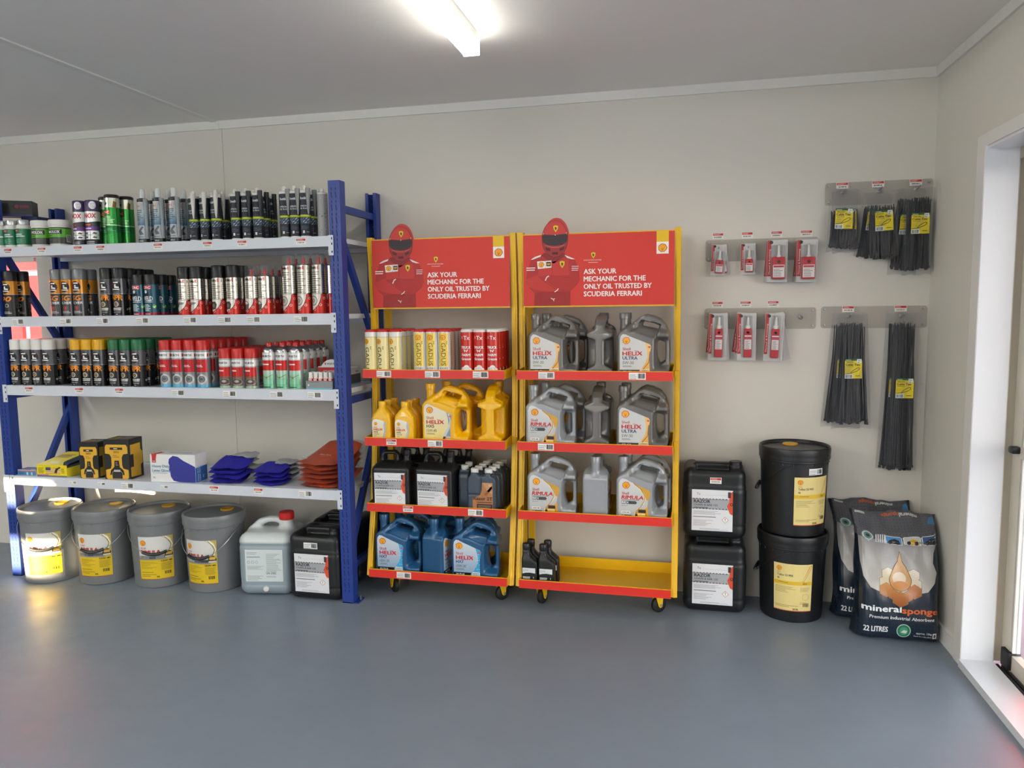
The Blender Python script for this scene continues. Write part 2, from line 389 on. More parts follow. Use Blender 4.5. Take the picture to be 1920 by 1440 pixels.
d = link('door_1', None); d['kind'] = 'structure'; d.rotation_euler.z = TURN
MB().box(-.014, -.58, 0, 0, -.51, 2.0).box(-.014, -2.82, 1.955, 0, -.58, 2.0).box(-.014, -2.82, 0, 0, -2.75, 1.955).obj('architrave', trimm, d, smooth=0)
MB().box(-.012, -.583, 0, .1, -.573, 1.96).box(-.006, -2.75, 1.945, .1, -.583, 1.957).obj('jamb_lining', lining, d, smooth=0)
MB().box(-.02, -2.75, 0, .1, -.583, .03).obj('sill_board', lining, d, smooth=0)
MB().box(.1, -.574, .03, .132, -.55, 1.94).box(.1, -2.75, 1.905, .19, -.574, 1.945).box(.1, -2.75, -.02, .2, -.574, .012).obj('aluminium_frame', chan, d, smooth=0)
MB().box(.0985, -.5795, .03, .1045, -.5735, 1.943).obj('frame_lip', alu, d, smooth=0)
MB().box(.104, -2.75, .012, .112, -.6, .03).box(.122, -2.75, .012, .130, -.6, .026).obj('sill_track', rubber, d, smooth=0)
MB().box(.150, -2.75, .012, .158, -.62, .03).obj('sliding_rail', steel, d, smooth=0)
sash = MB().box(.132, -.645, .03, .162, -.572, 1.915).box(.132, -1.65, .03, .162, -.645, .09).box(.132, -1.65, 1.86, .162, -.645, 1.915).box(.132, -1.70, .03, .162, -1.65, 1.915)
so = sash.obj('sliding_sash', alu, d, smooth=0)
MB().box(.136, -.650, .09, .158, -.645, 1.86).obj('gasket', rubber, so, smooth=0)
MB().box(.134, -.658, .09, .16, -.650, 1.86).obj('glazing_bead', whitep, so, smooth=0)
MB().box(.145, -1.65, .09, .149, -.658, 1.86).obj('glass_pane', glass, so, smooth=0)
MB().box(.128, -1.65, .83, .166, -.645, .875).obj('mid_rail', alu, so, smooth=0)
MB().rbox(.098, -.648, .845, .134, -.612, .872, .008).obj('door_catch', black, so)
MB().rbox(.118, -.66, .03, .165, -.596, .1, .006).obj('sash_stop', rubber, so)

wn = link('window_1', None); wn['kind'] = 'structure'
f = MB(); x0, x1, z0, z1 = -5.25, -4.705, .98, 1.715
f.box(x0, .0, z0, x0 + .03, .06, z1).box(x1 - .006, .0, z0, x1, .06, z1).box(x0 + .03, 0, z0, x1 - .022, .06, z0 + .03).box(x0 + .03, 0, z1 - .022, x1 - .022, .06, z1).box(-5.30, .01, z0 + .03, -5.27, .05, z1 - .022)
f.obj('window_frame', whitep, wn, smooth=0)
MB().box(x0 + .03, .03, z0 + .03, -5.30, .034, z1 - .022).box(-5.27, .03, z0 + .03, x1 - .022, .034, z1 - .022).obj('glass_pane', glass, wn, smooth=0)

# outside: red clad building behind, paving, added light blockers out of view
out = MB(); out.box(-14, 2.6, -.1, 6, 2.9, 3.4)
ob = structure('wall_outside', out, M('outside_frame_white', '#EFE9E6', .5))
redc = M('red_cladding', '#E23A2E', .45, noise=.03)
for a, b in [(-12, -9.6), (-9.5, -8.4), (-8.34, -7.48), (-7.39, -6.2), (-6.15, -4.4), (-4.3, -1.6), (-1.5, .96), (1.02, 3.4)]:
    MB().box(a, 2.56, -.1, b, 2.6, 1.76).obj('cladding_panel', redc, ob, smooth=0)
for a, b in [(-12, -9.9), (-9.84, -7.05), (-6.98, -4.4), (-4.3, -1.6), (-1.5, .96), (1.02, 3.4)]:
    MB().box(a, 2.56, 1.82, b, 2.6, 3.4).obj('cladding_panel', redc, ob, smooth=0)
structure('ground_outside', MB().box(-20, 1.1, -.2, 8, 2.6, -.08), M('asphalt', '#55585C', .9, noise=.3, nscale=120, bump=.6, bscale=90))
structure('kerb_outside', MB().box(.12, .95, -.2, 8, 1.1, -.05), M('brick_edging', '#8A5A4C', .8, noise=.2, nscale=14))
structure('verge_outside', MB().box(.12, .74, -.2, 8, .95, -.07), M('grass_verge', '#6F7C5C', .95, noise=.4, nscale=60, bump=.8, bscale=150))
structure('path_outside', MB().box(.1, -16, -.2, 12, .74, -.06).box(-30, -22, -.2, .1, YF - .1, -.1).box(-30, .1, -.2, .1, 1.1, -.1), M('concrete', '#6E747E', .8, noise=.12, nscale=8, bump=.3, bscale=60))
structure('added_sky_blocker', MB().box(.28, -4.5, 2.25, 2.6, .6, 2.33), M('sky_blocker_sheet', '#C9CCCE', .5))  # unseen slab added outside the door to cut the sky light coming in
structure('added_sun_blocker', MB().box(-9.4, -16, -.1, 6, -14, 3.2), M('sun_blocker_surface', '#B9B2A6', .8))  # unseen block added to keep direct sun out of the wide front opening

# ------------------------------------------------------------------ ceiling light
def light_unit(loc, label, e=16):
    t = thing('batten_light', label, 'light', loc)
    MB().box(-.028, -1.22, -.03, .028, 0, 0).obj('housing', whitep, t, smooth=0)
    MB().rbox(-.031, -1.22, -.078, .031, -.006, -.028, .008, 3).obj('diffuser', M('lamp_diffuser_%d' % e, '#FBFAF2', .4, emit=e), t)
    MB().rbox(-.0312, -.006, -.0785, .0312, .003, -.002, .003).obj('end_cap', M('lamp_end_%d' % e, '#FBFAF2', .4, emit=e * .8), t)
light_unit((-1.822, -.9, H), 'long glowing white batten light on the ceiling above the racing posters', 5)
for x, y, lb in ((-5.4, -1.9, 'added unseen batten light on the ceiling, window end'), (-3.6, -3.3, 'added unseen batten light on the ceiling above the viewer'), (-1.822, -4.3, 'added unseen batten light on the ceiling behind the viewer, door side'), (-5.4, -3.4, 'added unseen batten light on the ceiling left of the viewer'), (-5.4, -4.9, 'added unseen batten light on the ceiling behind the viewer, window end')):
    light_unit((x, y, H), lb)  # extra units out of view, added to brighten walls and ceiling evenly

# ------------------------------------------------------------------ price tickets
def ticket(kind, parent, fmap, seed):
    A = Art(seed)
    if kind == 'r':
        A.rect(-25, -13, 25, 15, '#EFEDE6'); A.rect(-23, 3, 23, 13, '#C8322C', 2); A.lines(-20, 5.5, 14, 12, 2, '#F0D8D2', 3, .4); A.bars(-17, -7, 17, -2, '#3A3A3A', 11, 3)
    elif kind == 'b':
        A.rect(-36, -15, 36, 15, '#F0EFEA'); A.lines(-33, -12, 0, 12, 3, '#77777A', 3, .25, .7); A.bars(4, -10, 32, 11)
    else:
        A.rect(-24, -8, 24, 8, '#F0EFEA'); A.bars(2, -5, 20, 4, '#2A2A2A', 9); A.lines(-20, -5, -4, 5, 2, '#88888C', 3, .25)
    return A.obj('price_ticket', PAPER, parent, fmap, dz=.0003)

# ------------------------------------------------------------------ blue racking
XU = [(-4.545, -4.488), (-2.631, -2.574)]; YR = -.468
ZS = [1.731, 1.379, 1.025, .547]; ZB = [1.684, 1.3275, .974, .4996]
rack = thing('shelving_rack', 'blue and white boltless steel racking with four loaded shelves', 'shelving', (-3.56, -.24, 0))
ro = Vector((3.56, .24, 0))
def rpart(mb, name, mat, parent=None, smooth=0, kind=None, off=True):
    return mb.obj(name, mat, parent or rack, ro if parent is None else (0, 0, 0), smooth=smooth, kind=kind)
def slab_bar(mb, x0, x1, p, q, w):
    dy, dz = q[0] - p[0], q[1] - p[1]; l = math.hypot(dy, dz); ny, nz = -dz / l * w / 2, dy / l * w / 2
    c = [(p[0] + ny, p[1] + nz), (q[0] + ny, q[1] + nz), (q[0] - ny, q[1] - nz), (p[0] - ny, p[1] - nz)]
    return mb.add([(x0, y, z) for y, z in c] + [(x1, y, z) for y, z in c], [(3, 2, 1, 0), (4, 5, 6, 7), (0, 1, 5, 4), (1, 2, 6, 5), (2, 3, 7, 6), (3, 0, 4, 7)])
for xa, xb in XU:
    for ya, yb, fr in ((YR, YR + .055, 1), (-.06, -.005, 0)):
        m = MB(); t = .003
        wy = ya if fr else yb - t
        m.box(xa, wy, 0, xb, wy + t, 1.978).box(xa, ya + (t if fr else 0), 0, xa + t, yb - (0 if fr else t), 1.978).box(xb - t, ya + (t if fr else 0), 0, xb, yb - (0 if fr else t), 1.978)
        ye = yb if fr else ya
        m.box(xa + t, min(ye, ye + (-t if fr else t)), 0, xa + .016, max(ye, ye + (-t if fr else t)), 1.978).box(xb - .016, min(ye, ye + (-t if fr else t)), 0, xb - t, max(ye, ye + (-t if fr else t)), 1.978)
        up = rpart(m, 'upright', blue)
        s = MB(); yy = (ya, ya - .0006) if fr else (yb - t, yb - t - .0006)
        k = 0
        z = .06
        while z < 1.95:
            for xo in (.016, .037):
                cx = xa + xo
                if k % 2 == 0: s.box(cx - .0025, yy[1], z - .005, cx + .0025, yy[0], z + .005)
                else: s.add([(cx - .004, yy[1], z + .014), (cx + .001, yy[1], z + .014), (cx + .004, yy[1], z - .012), (cx - .0005, yy[1], z - .012)], [(0, 3, 2, 1)])
            k += 1; z += .0285
        rpart(s, 'slot', slotm, up, kind='stuff')
    m = MB().box(xa, YR, 0, xb + (.025 if xb > -3 else 0), YR + .075, .004)
    fp = rpart(m, 'foot_plate', blue)
    if xb > -3: MB().lathe([(.007, .004), (.007, .012), (.004, .013), (.004, .024), (0, .025)], 8, c=(xb + .015, YR + .05)).obj('anchor_bolt', steel, fp)
    xc = (xa + xb) / 2
    for p, q in (((-.43, 1.86), (-.03, 1.86)), ((-.43, 1.76), (-.03, 1.17)), ((-.43, .965), (-.03, .965)), ((-.03, .86), (-.43, .22)), ((-.43, .165), (-.03, .165))):
        rpart(slab_bar(MB(), xc - .012, xc + .012, p, q, .032), 'brace', blue)
for i in range(4):
    zt, zb = ZS[i], ZB[i]
    for fr, ya, yb in ((1, YR - .004, YR + .036), (0, -.06, -.02)):
        bm_ = rpart(MB().box(-4.492, ya, zb, -2.628, yb, zt), 'beam', white)
        if not fr: continue
        for (x0, x1, sg) in ((-2.636, -2.611, 1), (-4.508, -4.483, -1)):
            zl = zt - .088
            br = rpart(MB().box(x0, ya - .003, zl, x1, ya - .0002, zt + .003), 'beam_bracket', white, bm_)
            hs = MB()
            for zz in (zt - .012, zt - .036, zt - .072): hs.box((x0 + x1) / 2 + .003, ya - .0036, zz - .005, (x0 + x1) / 2 + .008, ya - .0028, zz + .005)
            rpart(hs, 'bracket_hole', slotm, br, kind='stuff') if False else hs.obj('bracket_hole', slotm, bm_, kind='stuff', smooth=0)
        for kd, X, dz in [[('r', x, .004) for x in (-4.409, -4.203, -3.988, -3.856, -3.53, -3.259, -3.076, -2.773)],
                      [('b', x, .001) for x in (-4.381, -4.089, -3.872, -3.642, -3.377, -3.189, -3.034, -2.788)],
                      [('r', x, .006) for x in (-4.345, -4.038, -3.801)] + [('b', x, 0) for x in (-3.466, -3.181, -2.93, -2.734)],
                      [('s', x, .006) for x in (-4.115, -3.941, -3.573)] + [('b', -3.788, -.002), ('b', -2.801, .004)] + [('r', x, .006) for x in (-3.293, -3.051)]][i]:
            ticket(kd, bm_, flat(ya - .0004, X, (zt + zb) / 2 + dz * .5), int(-X * 1000))
    dk = MB().box(-4.488, YR + .036, zt - .026, -2.632, -.06, zt - .004).box(-2.632, YR + .06, zt - .026, -2.60, -.065, zt - .004)
    rpart(dk, 'shelf_deck', white)
if 1:                                                              # second bracket column, shared with the next bay
    rpart(MB().box(-4.548, YR - .007, ZS[3] - .088, -4.512, YR - .0042, ZS[3] + .003), 'beam_bracket', white)

# ------------------------------------------------------------------ yellow display stands
def stand(x0, label, tickets, group='yellow oil display stands'):
    W_ = .727; t = thing('display_stand', label, 'display stand', (x0, -.25, 0), 0, group); yo = .25
    zs = [.12, .25, .45, .7, .9, 1.15, 1.4, 1.6, 1.735]; yf = [-.40, -.372, -.330, -.296, -.277, -.264, -.262, -.272, -.283]
    for sx, sg in ((0, 1), (W_, -1)):
        m = MB(); v = []; a, b = (sx, sx + sg * .026); lo, hi = min(a, b), max(a, b)
        for z, y in zip(zs, yf): v += [(lo, y + yo, z), (hi, y + yo, z), (hi, y + yo + .035, z), (lo, y + yo + .035, z)]
        F = []
        for i in range(len(zs) - 1): F += [(i * 4 + k, i * 4 + (k + 1) % 4, i * 4 + 4 + (k + 1) % 4, i * 4 + 4 + k) for k in range(4)]
        F += [(3, 2, 1, 0), tuple(len(zs) * 4 - 4 + k for k in range(4))]
        m.add(v, F); sp = m.obj('side_post', yel, t, smooth=0)
        rb = MB(); v = []; c = (lo + hi) / 2
        for z, y in zip(zs[:-1], yf): v += [(c - .005, y + yo - .004, z), (c + .005, y + yo - .004, z), (c + .005, y + yo, z), (c - .005, y + yo, z)]
        F = []
        for i in range(len(zs) - 2): F += [(i * 4 + k, i * 4 + (k + 1) % 4, i * 4 + 4 + (k + 1) % 4, i * 4 + 4 + k) for k in range(4)]
        rb.add(v, F + [(3, 2, 1, 0), tuple(len(zs) * 4 - 8 + k for k in range(4))]); rb.obj('post_rib', yel, sp, smooth=0)
        MB().box(lo, -.09 + yo, .12, hi, -.055 + yo, 1.735).obj('rear_post', yel, t, smooth=0)
        e = MB()
        for zb in (.13, .45, .765, 1.08): e.box(lo + .004, -.30 + yo, zb + .004, hi - .004, -.09 + yo, zb + .03)
        e.obj('side_rail', yel, t, smooth=0)
    for i, zb in enumerate((.119, .441, .757, 1.077)):
        m = MB(); xa, xb = .02, W_ - .026; y0, y1 = -.418 + yo, -.10 + yo
        m.box(xa, y0, zb, xb, y1, zb + .004).box(xa, y0, zb + .004, xb, y0 + .003, zb + .041)
        m.box(xa, y1 - .003, zb + .004, xb, y1, zb + .055)
        for xx in (xa, xb - .003): m.add([(xx, y0 + .003, zb + .004), (xx + .003, y0 + .003, zb + .004), (xx + .003, y1 - .003, zb + .004), (xx, y1 - .003, zb + .004), (xx, y0 + .003, zb + .041), (xx + .003, y0 + .003, zb + .041), (xx + .003, y1 - .003, zb + .05), (xx, y1 - .003, zb + .05)],
                                         [(0, 3, 2, 1), (4, 5, 6, 7), (0, 1, 5, 4), (1, 2, 6, 5), (2, 3, 7, 6), (3, 0, 4, 7)])
        tr = m.obj('tray', yel, t, smooth=0)
        MB().box(xa, y0 - .002, zb + .001, xb, y0 - .0002, zb + .0385).obj('price_rail', redm, tr, smooth=0, label='red price rail along the tray front')
        for kd, X in tickets[i]: ticket(kd, tr, flat(y0 - .0024, X - x0, zb + .02), int(-X * 1000) + 5)
    # poster board with cut-out helmet
    px0, pz0, pw, ph = .027, 1.402, W_ - .054, .318
    y = -.286 + yo
    pb = MB().box(px0, y, pz0, px0 + pw, y + .004, pz0 + ph)
    hx = px0 + .153
    pb.prism([(hx + .0585 * cos(a), pz0 + ph - .012 + .086 * sin(a)) for a in [pi * i / 24 for i in range(25)]], y + .0002, y + .0038)
    po = pb.obj('poster_board', M('poster_core', '#C43A30', .5), t, smooth=0)
    MB().box(px0, y - .001, pz0 - .006, px0 + pw, y + .006, pz0 - .0005).box(px0, y + .0042, pz0 + ph, px0 + pw, y + .009, pz0 + ph + .005).obj('board_rail', yel, t, smooth=0)
    poster_art().obj('poster_print', PAPER, po, flat(y - .0003, px0, pz0), dz=.00012)
    for cx, cy in ((.10, -.29), (W_ - .09, -.285), (.10, -.12), (W_ - .09, -.12)):
        cx_, cy_ = cx, cy + yo; a = R((-40 if cx > .3 else 48) if x0 < -2 else (-52 if cx > .3 else -24))
        c = MB().box(cx_ - .03, cy_ - .03, .112, cx_ + .03, cy_ + .03, .118)
        for sg in (-1, 1):
            q = [(-.028, .112), (.024, .112), (.016, .03), (.004, .026), (-.004, .034)]
            v = [(cx_ + sg * .016, cy_ + p[0], p[1]) for p in q] + [(cx_ + sg * .019, cy_ + p[0], p[1]) for p in q]; n = 5
            c.add(v, [tuple(range(n)), tuple(range(n, 2 * n))[::-1]] + [(i, i + n, (i + 1) % n + n, (i + 1) % n) for i in range(n)])
        def turn(mb_): mb_.V = [(cx_ + (x - cx_) * cos(a) - (y_ - cy_) * sin(a), cy_ + (x - cx_) * sin(a) + (y_ - cy_) * cos(a), z) for x, y_, z in mb_.V]
        turn(c); co = c.obj('caster', yel, t, smooth=0, fix=True)
        wv = MB(); prof = [(.0, -.012), (.018, -.012), (.030, -.011), (.0365, -.007), (.0375, 0), (.0365, .007), (.030, .011), (.018, .012), (0, .012)]
        wv.lathe(prof, 24); wv.V = [(cx_ + z, cy_ + .008 + x, .0375 + y_) for x, y_, z in wv.V]
        turn(wv); wv.obj('wheel', rubber, co, fix=True)
        bt = MB(); bt.lathe([(0, -.023), (.006, -.023), (.006, .023), (0, .023)], 10); bt.V = [(cx_ + z, cy_ + .008 + x, .0375 + y_) for x, y_, z in bt.V]
        turn(bt); bt.obj('axle_bolt', steel, co, fix=True)
    return t

def poster_art():
    A = Art(3); k = 673 / 1655.; kz = 318 / 805.
    def X(p): return (p - 95) * k
    def Z(q, p): return (1045 - (q + (p - 95) * .018)) * kz
    def P(pts): return [(X(p), Z(q, p)) for p, q in pts]
    A.rect(0, 0, 673, 318, '#D8382C')
    body = '#B62A27'; dark = '#8F2022'; lite = '#C8352E'
    A.poly(P([(215, 1040), (222, 900), (150, 830), (120, 760), (140, 640), (185, 520), (300, 468), (320, 440), (560, 440), (580, 462), (680, 520), (720, 620), (730, 740), (700, 800), (625, 870), (625, 1040)]), body, 2)
    A.poly(P([(300, 470), (330, 440), (560, 440), (575, 470), (440, 560)]), dark, 3)
    A.poly(P([(270, 520), (420, 540), (600, 510), (615, 690), (430, 700), (262, 700)]), lite, 3)
    A.poly(P([(120, 740), (250, 690), (400, 740), (560, 850), (470, 890), (300, 870), (150, 830)]), lite, 4)
    A.poly(P([(265, 705), (390, 690), (640, 720), (725, 740), (695, 800), (560, 860), (480, 850), (360, 765)]), body, 5)
    A.line(P([(265, 705), (330, 760), (470, 855), (560, 865)]), 2.2, dark, 6); A.line(P([(390, 692), (640, 722)]), 1.6, dark, 6)
    A.poly(P([(222, 900), (280, 880), (560, 880), (625, 870), (625, 1040), (215, 1040)]), '#A32524', 4)
    A.line(P([(420, 545), (425, 690)]), 1.4, dark, 5); A.line(P([(280, 900), (285, 1035)]), 1.2, dark, 5); A.line(P([(560, 890), (565, 1035)]), 1.2, dark, 5)
    for pts in ([(182, 512), (230, 482), (300, 460), (290, 482), (240, 500), (200, 515)], [(560, 462), (610, 482), (678, 512), (640, 512), (590, 496)]): A.poly(P(pts), '#E9E2DC', 6)
    A.poly(P([(252, 535), (414, 525), (414, 605), (260, 620)]), '#F2EEE8', 6); A.line(P([(345, 530), (345, 612)]), 1, '#55504A', 7)
    A.pecten(X(300), Z(572, 300), 13, 7); A.rect(X(356), Z(590, 380), X(408), Z(540, 380), '#4A2F1C', 7); A.rect(X(366), Z(575, 380), X(398), Z(556, 380), '#D8A92E', 8)
    A.shield(X(535), Z(570, 535), 31, 7)
    A.line(P([(344, 752), (362, 712), (385, 700)]), 5, '#EFE8E2', 7); A.line(P([(448, 882), (478, 862), (490, 842)]), 4, '#E8E0DA', 7); A.line(P([(405, 952), (432, 965), (440, 985)]), 3.4, '#F0EAE4', 7); A.line(P([(432, 965), (452, 958)]), 3, '#F0EAE4', 7)
    A.lines(X(130), Z(640, 130), X(238), Z(590, 130), 2, '#F0E2DC', 6, .45, .85); A.lines(X(640), Z(640, 640), X(722), Z(575, 640), 3, '#EADCE0', 6, .35, .8)
    # helmet
    cx, cz = X(455), Z(285, 455)
    A.ell(cx, cz, 60, 84, '#7E1D20', 8, 36); A.ell(cx, cz + 2, 57, 80, '#C33230', 9, 36)
    A.ell(cx, cz + 22, 50, 52, '#CF3A36', 10, 30)
    A.poly([(cx - 60, cz + 16), (cx - 48, cz + 22), (cx, cz + 18), (cx + 48, cz + 22), (cx + 60, cz + 16), (cx + 54, cz - 14), (cx + 34, cz - 26), (cx, cz - 30), (cx - 34, cz - 26), (cx - 54, cz - 14)], '#33252B', 11)
    A.poly([(cx - 54, cz - 16), (cx - 34, cz - 27), (cx, cz - 31), (cx + 34, cz - 27), (cx + 54, cz - 16), (cx + 44, cz - 60), (cx, cz - 80), (cx - 44, cz - 60)], '#A02A2B', 11)
    for sx in (-1, 1): A.poly([(cx + sx * 20, cz - 42), (cx + sx * 44, cz - 34), (cx + sx * 40, cz - 48), (cx + sx * 22, cz - 54)], '#5A1A1E', 12)
    A.rect(cx - 13, cz - 68, cx + 13, cz - 58, '#4C181B', 12); A.line([(cx - 44, cz - 26), (cx - 16, cz - 36), (cx + 16, cz - 36), (cx + 44, cz - 26)], 2.5, '#D86A62', 12)
    A.shield(cx + 4, cz + 46, 30, 12); A.ell(cx + 2, cz + 18, 1.8, 2.6, '#F0E4DE', 13, 8)
    for a in (-1, 1): A.ell(cx + a * 52, cz + 26, 1.6, 3.4, '#E8D8D4', 13, 8)
    # words
    A.shield(X(880), Z(470, 880), 27, 4); A.text('INNOVATION PARTNER', X(775), Z(531, 775), 5, '#F3E3DC', 4, 0, 'l', 79); A.lines(X(825), Z(552, 825), X(940), Z(545, 825), 1, '#F0D8D0', 4, .7, .9)
    for s_, x2, q in (('ASK YOUR', 1130, 678), ('MECHANIC FOR THE', 1445, 762), ('ONLY OIL TRUSTED BY', 1510, 846), ('SCUDERIA FERRARI', 1405, 930)):
        A.text(s_, X(775), Z(q, 775), 21.5, '#F7F1EC', 5, .035, 'l', X(x2) - X(775))
    A.rect(X(1560), Z(330, 1560), X(1688), 318, '#EFC31E', 3); A.rect(X(1560), Z(460, 1560), X(1688), Z(330, 1560), '#F4F1EC', 3); A.pecten(X(1624), Z(395, 1624), 19, 5)
    return A

stand(-2.532, 'yellow wheeled display stand carrying grease tubes under a racing driver poster', [[('b', -2.334)], [('r', -2.304), ('b', -1.975)], [('r', -2.378), ('b', -2.163)], [('b', -2.406), ('b', -2.169), ('b', -1.941)]])
stand(-1.795, 'yellow wheeled display stand carrying grey oil jugs under a racing driver poster', [[], [], [('b', -1.645)], [('b', -1.64), ('b', -1.244)]])

# ------------------------------------------------------------------ spray cans and other round packs
def shell_of(name, cat, desc='round pack'): return thing(name, desc, cat)
tin = M('bare_tin', '#C3C4C6', .22, 1, noise=.03)
def canbase(t, r, hb, mat=None, shoulder=.012):
    MB().lathe([(r * .9, 0), (r, .003), (r, hb - shoulder), (r * .97, hb - shoulder * .6), (r * .9, hb - .001), (r * .88, hb)], 24).obj('can_body', mat or tin, t, fix=True)
def capon(t, r, z0, z1, mat, name='cap'):
    MB().lathe([(r, z0), (r, z1 - .006), (r - .002, z1 - .002), (r - .006, z1), (0, z1)], 24).obj(name, mat, t, fix=True)
def clearcap(t, r, z0, z1):
    MB().lathe([(r, z0), (r, z1 - .006), (r - .005, z1), (0, z1)], 24).obj('clear_cap', clear, t, fix=True)
    MB().lathe([(.010, z0), (.010, z0 + .012), (.007, z0 + .02), (.007, z0 + .034), (0, z0 + .036)], 14).obj('nozzle', redp, t, fix=True)
def wrap(A, t, r, mat=TINP, name='label'):
    return A.obj(name, mat, t, bend(r + .0006), su=r * 1000 * 2 * pi / 24, dz=.00018)

def npr(cap):
    A = Art(5); A.rect(-102, 3, 102, 184, '#232323'); A.rect(-102, 113, 102, 186, '#5B5C60', 2); A.rect(-102, 110, 102, 112, '#B9BABC', 2)
    A.ell(-2, 149, 27, 27, '#161616', 3, 24); A.ring(-2, 149, 24, 6, '#B92A3A', 4, 14, 115, 245); A.rect(-9, 164, 14, 170, '#EEEEEE', 5); A.poly([(-6, 158), (3, 158), (3, 148), (16, 145), (16, 140), (-6, 140)], '#EEEEEE', 5); A.rect(-19, 130, 19, 136, '#DDDDDD', 5)
    A.rect(-24, 104, 20, 108, '#8C8C8E', 3); A.text('NPR', 0, 80, 25, '#F29122', 4, .05, 'c', 56, shear=.12)
    A.ring(-2, 60, 13, 4, '#D3C3A6', 3); A.ell(-2, 60, 7, 7, '#8B7D68', 3, 14); A.lines(-26, 30, 26, 45, 2, '#E4E4E4', 3, .6, .8); A.lines(-24, 18, 22, 26, 2, '#B5B5B5', 3, .35); A.rect(-4, 9, 4, 12, '#C8C8C8', 3)
    A.lines(46, 120, 82, 180, 8, '#8E9094', 3, .25); A.lines(46, 52, 84, 104, 8, '#55565A', 3, .3)
    for x in (56, 72): A.poly([(x - 7, 34), (x, 27), (x + 7, 34), (x, 41)], '#CFCFCF', 3)
    def f():
        t = shell_of('spray_can', 'spray can'); canbase(t, .0325, .19); wrap(A, t, .0325); capon(t, .0325, .187, .24, cap); return t
    return Kind(f)
def sixg(cap, word, sub):
    A = Art(6); A.rect(-102, 3, 102, 186, '#4A4B50' if sub else '#2A2A2C'); A.rect(-102, 118, 102, 186, '#D08A22', 2); A.rect(-102, 116, 102, 118, '#C9C6BE', 2)
    A.ell(-2, 150, 27, 27, '#161616', 3, 24); A.ring(-2, 150, 24, 6, '#B92A3A', 4, 12, 115, 245); A.rect(-9, 165, 14, 171, '#EEEEEE', 5); A.poly([(-6, 159), (3, 159), (3, 149), (16, 146), (16, 141), (-6, 141)], '#EEEEEE', 5); A.rect(-18, 131, 18, 137, '#DDDDDD', 5)
    A.rect(-25, 108, 22, 113, '#1d1d1d', 3); A.text(word, 0, 82, 24, '#F29122', 4, .05, 'c', 52, shear=.2)
    if sub: A.text(sub, 0, 64, 12, '#EDEDED', 4, .03, 'c', 58, shear=.2); A.poly([(-10, 52), (10, 52), (8, 38), (0, 32), (-8, 38)], '#B5504C', 3)
    else: A.ring(4, 60, 10, 4, '#A9A9A9', 3)
    A.lines(-28, 18, 30, 32, 3, '#D0CFCD', 3, .4); A.lines(44, 122, 82, 180, 8, '#A87220', 3, .25); A.lines(44, 50, 84, 104, 8, '#6B6C70', 3, .3); A.poly([(56, 34), (63, 27), (70, 34), (63, 41)], '#CFCFCF', 3)
    def f():
        t = shell_of('spray_can', 'spray can'); canbase(t, .0325, .19); wrap(A, t, .0325); capon(t, .0325, .187, .24, cap); return t
    return Kind(f)
def weld():
    A = Art(7); A.rect(-102, 3, 102, 154, '#1C5468'); A.rect(-102, 5, 102, 17, '#A01F3A', 2); A.rect(-24, 130, 22, 149, '#C2303A', 3); A.text('CRC', 0, 133, 12, '#F4EEEE', 4, .04, 'c', 38)
    A.poly([(-18, 96), (-10, 122), (4, 120), (14, 104), (6, 94)], '#16242C', 3); A.ell(-6, 118, 8, 8, '#D8DCDC', 4, 12)
    A.text('WELD', 0, 74, 22, '#EDEFEF', 4, .03, 'c', 54); A.rect(-26, 66, 26, 70, '#B9C8CC', 3); A.lines(-27, 24, 20, 60, 7, '#CDE4E2', 3, .5, .7); A.ell(34, 46, 10, 10, '#4F9A3A', 3, 14); A.line([(29, 46), (33, 41), (40, 51)], 2.5, '#F0F4EE', 4); A.lines(-20, 8, 22, 14, 1, '#E7CED2', 3, .5)
    def f():
        t = shell_of('spray_can', 'spray can'); canbase(t, .0325, .157); wrap(A, t, .0325); capon(t, .0325, .155, .205, black); return t
    return Kind(f)
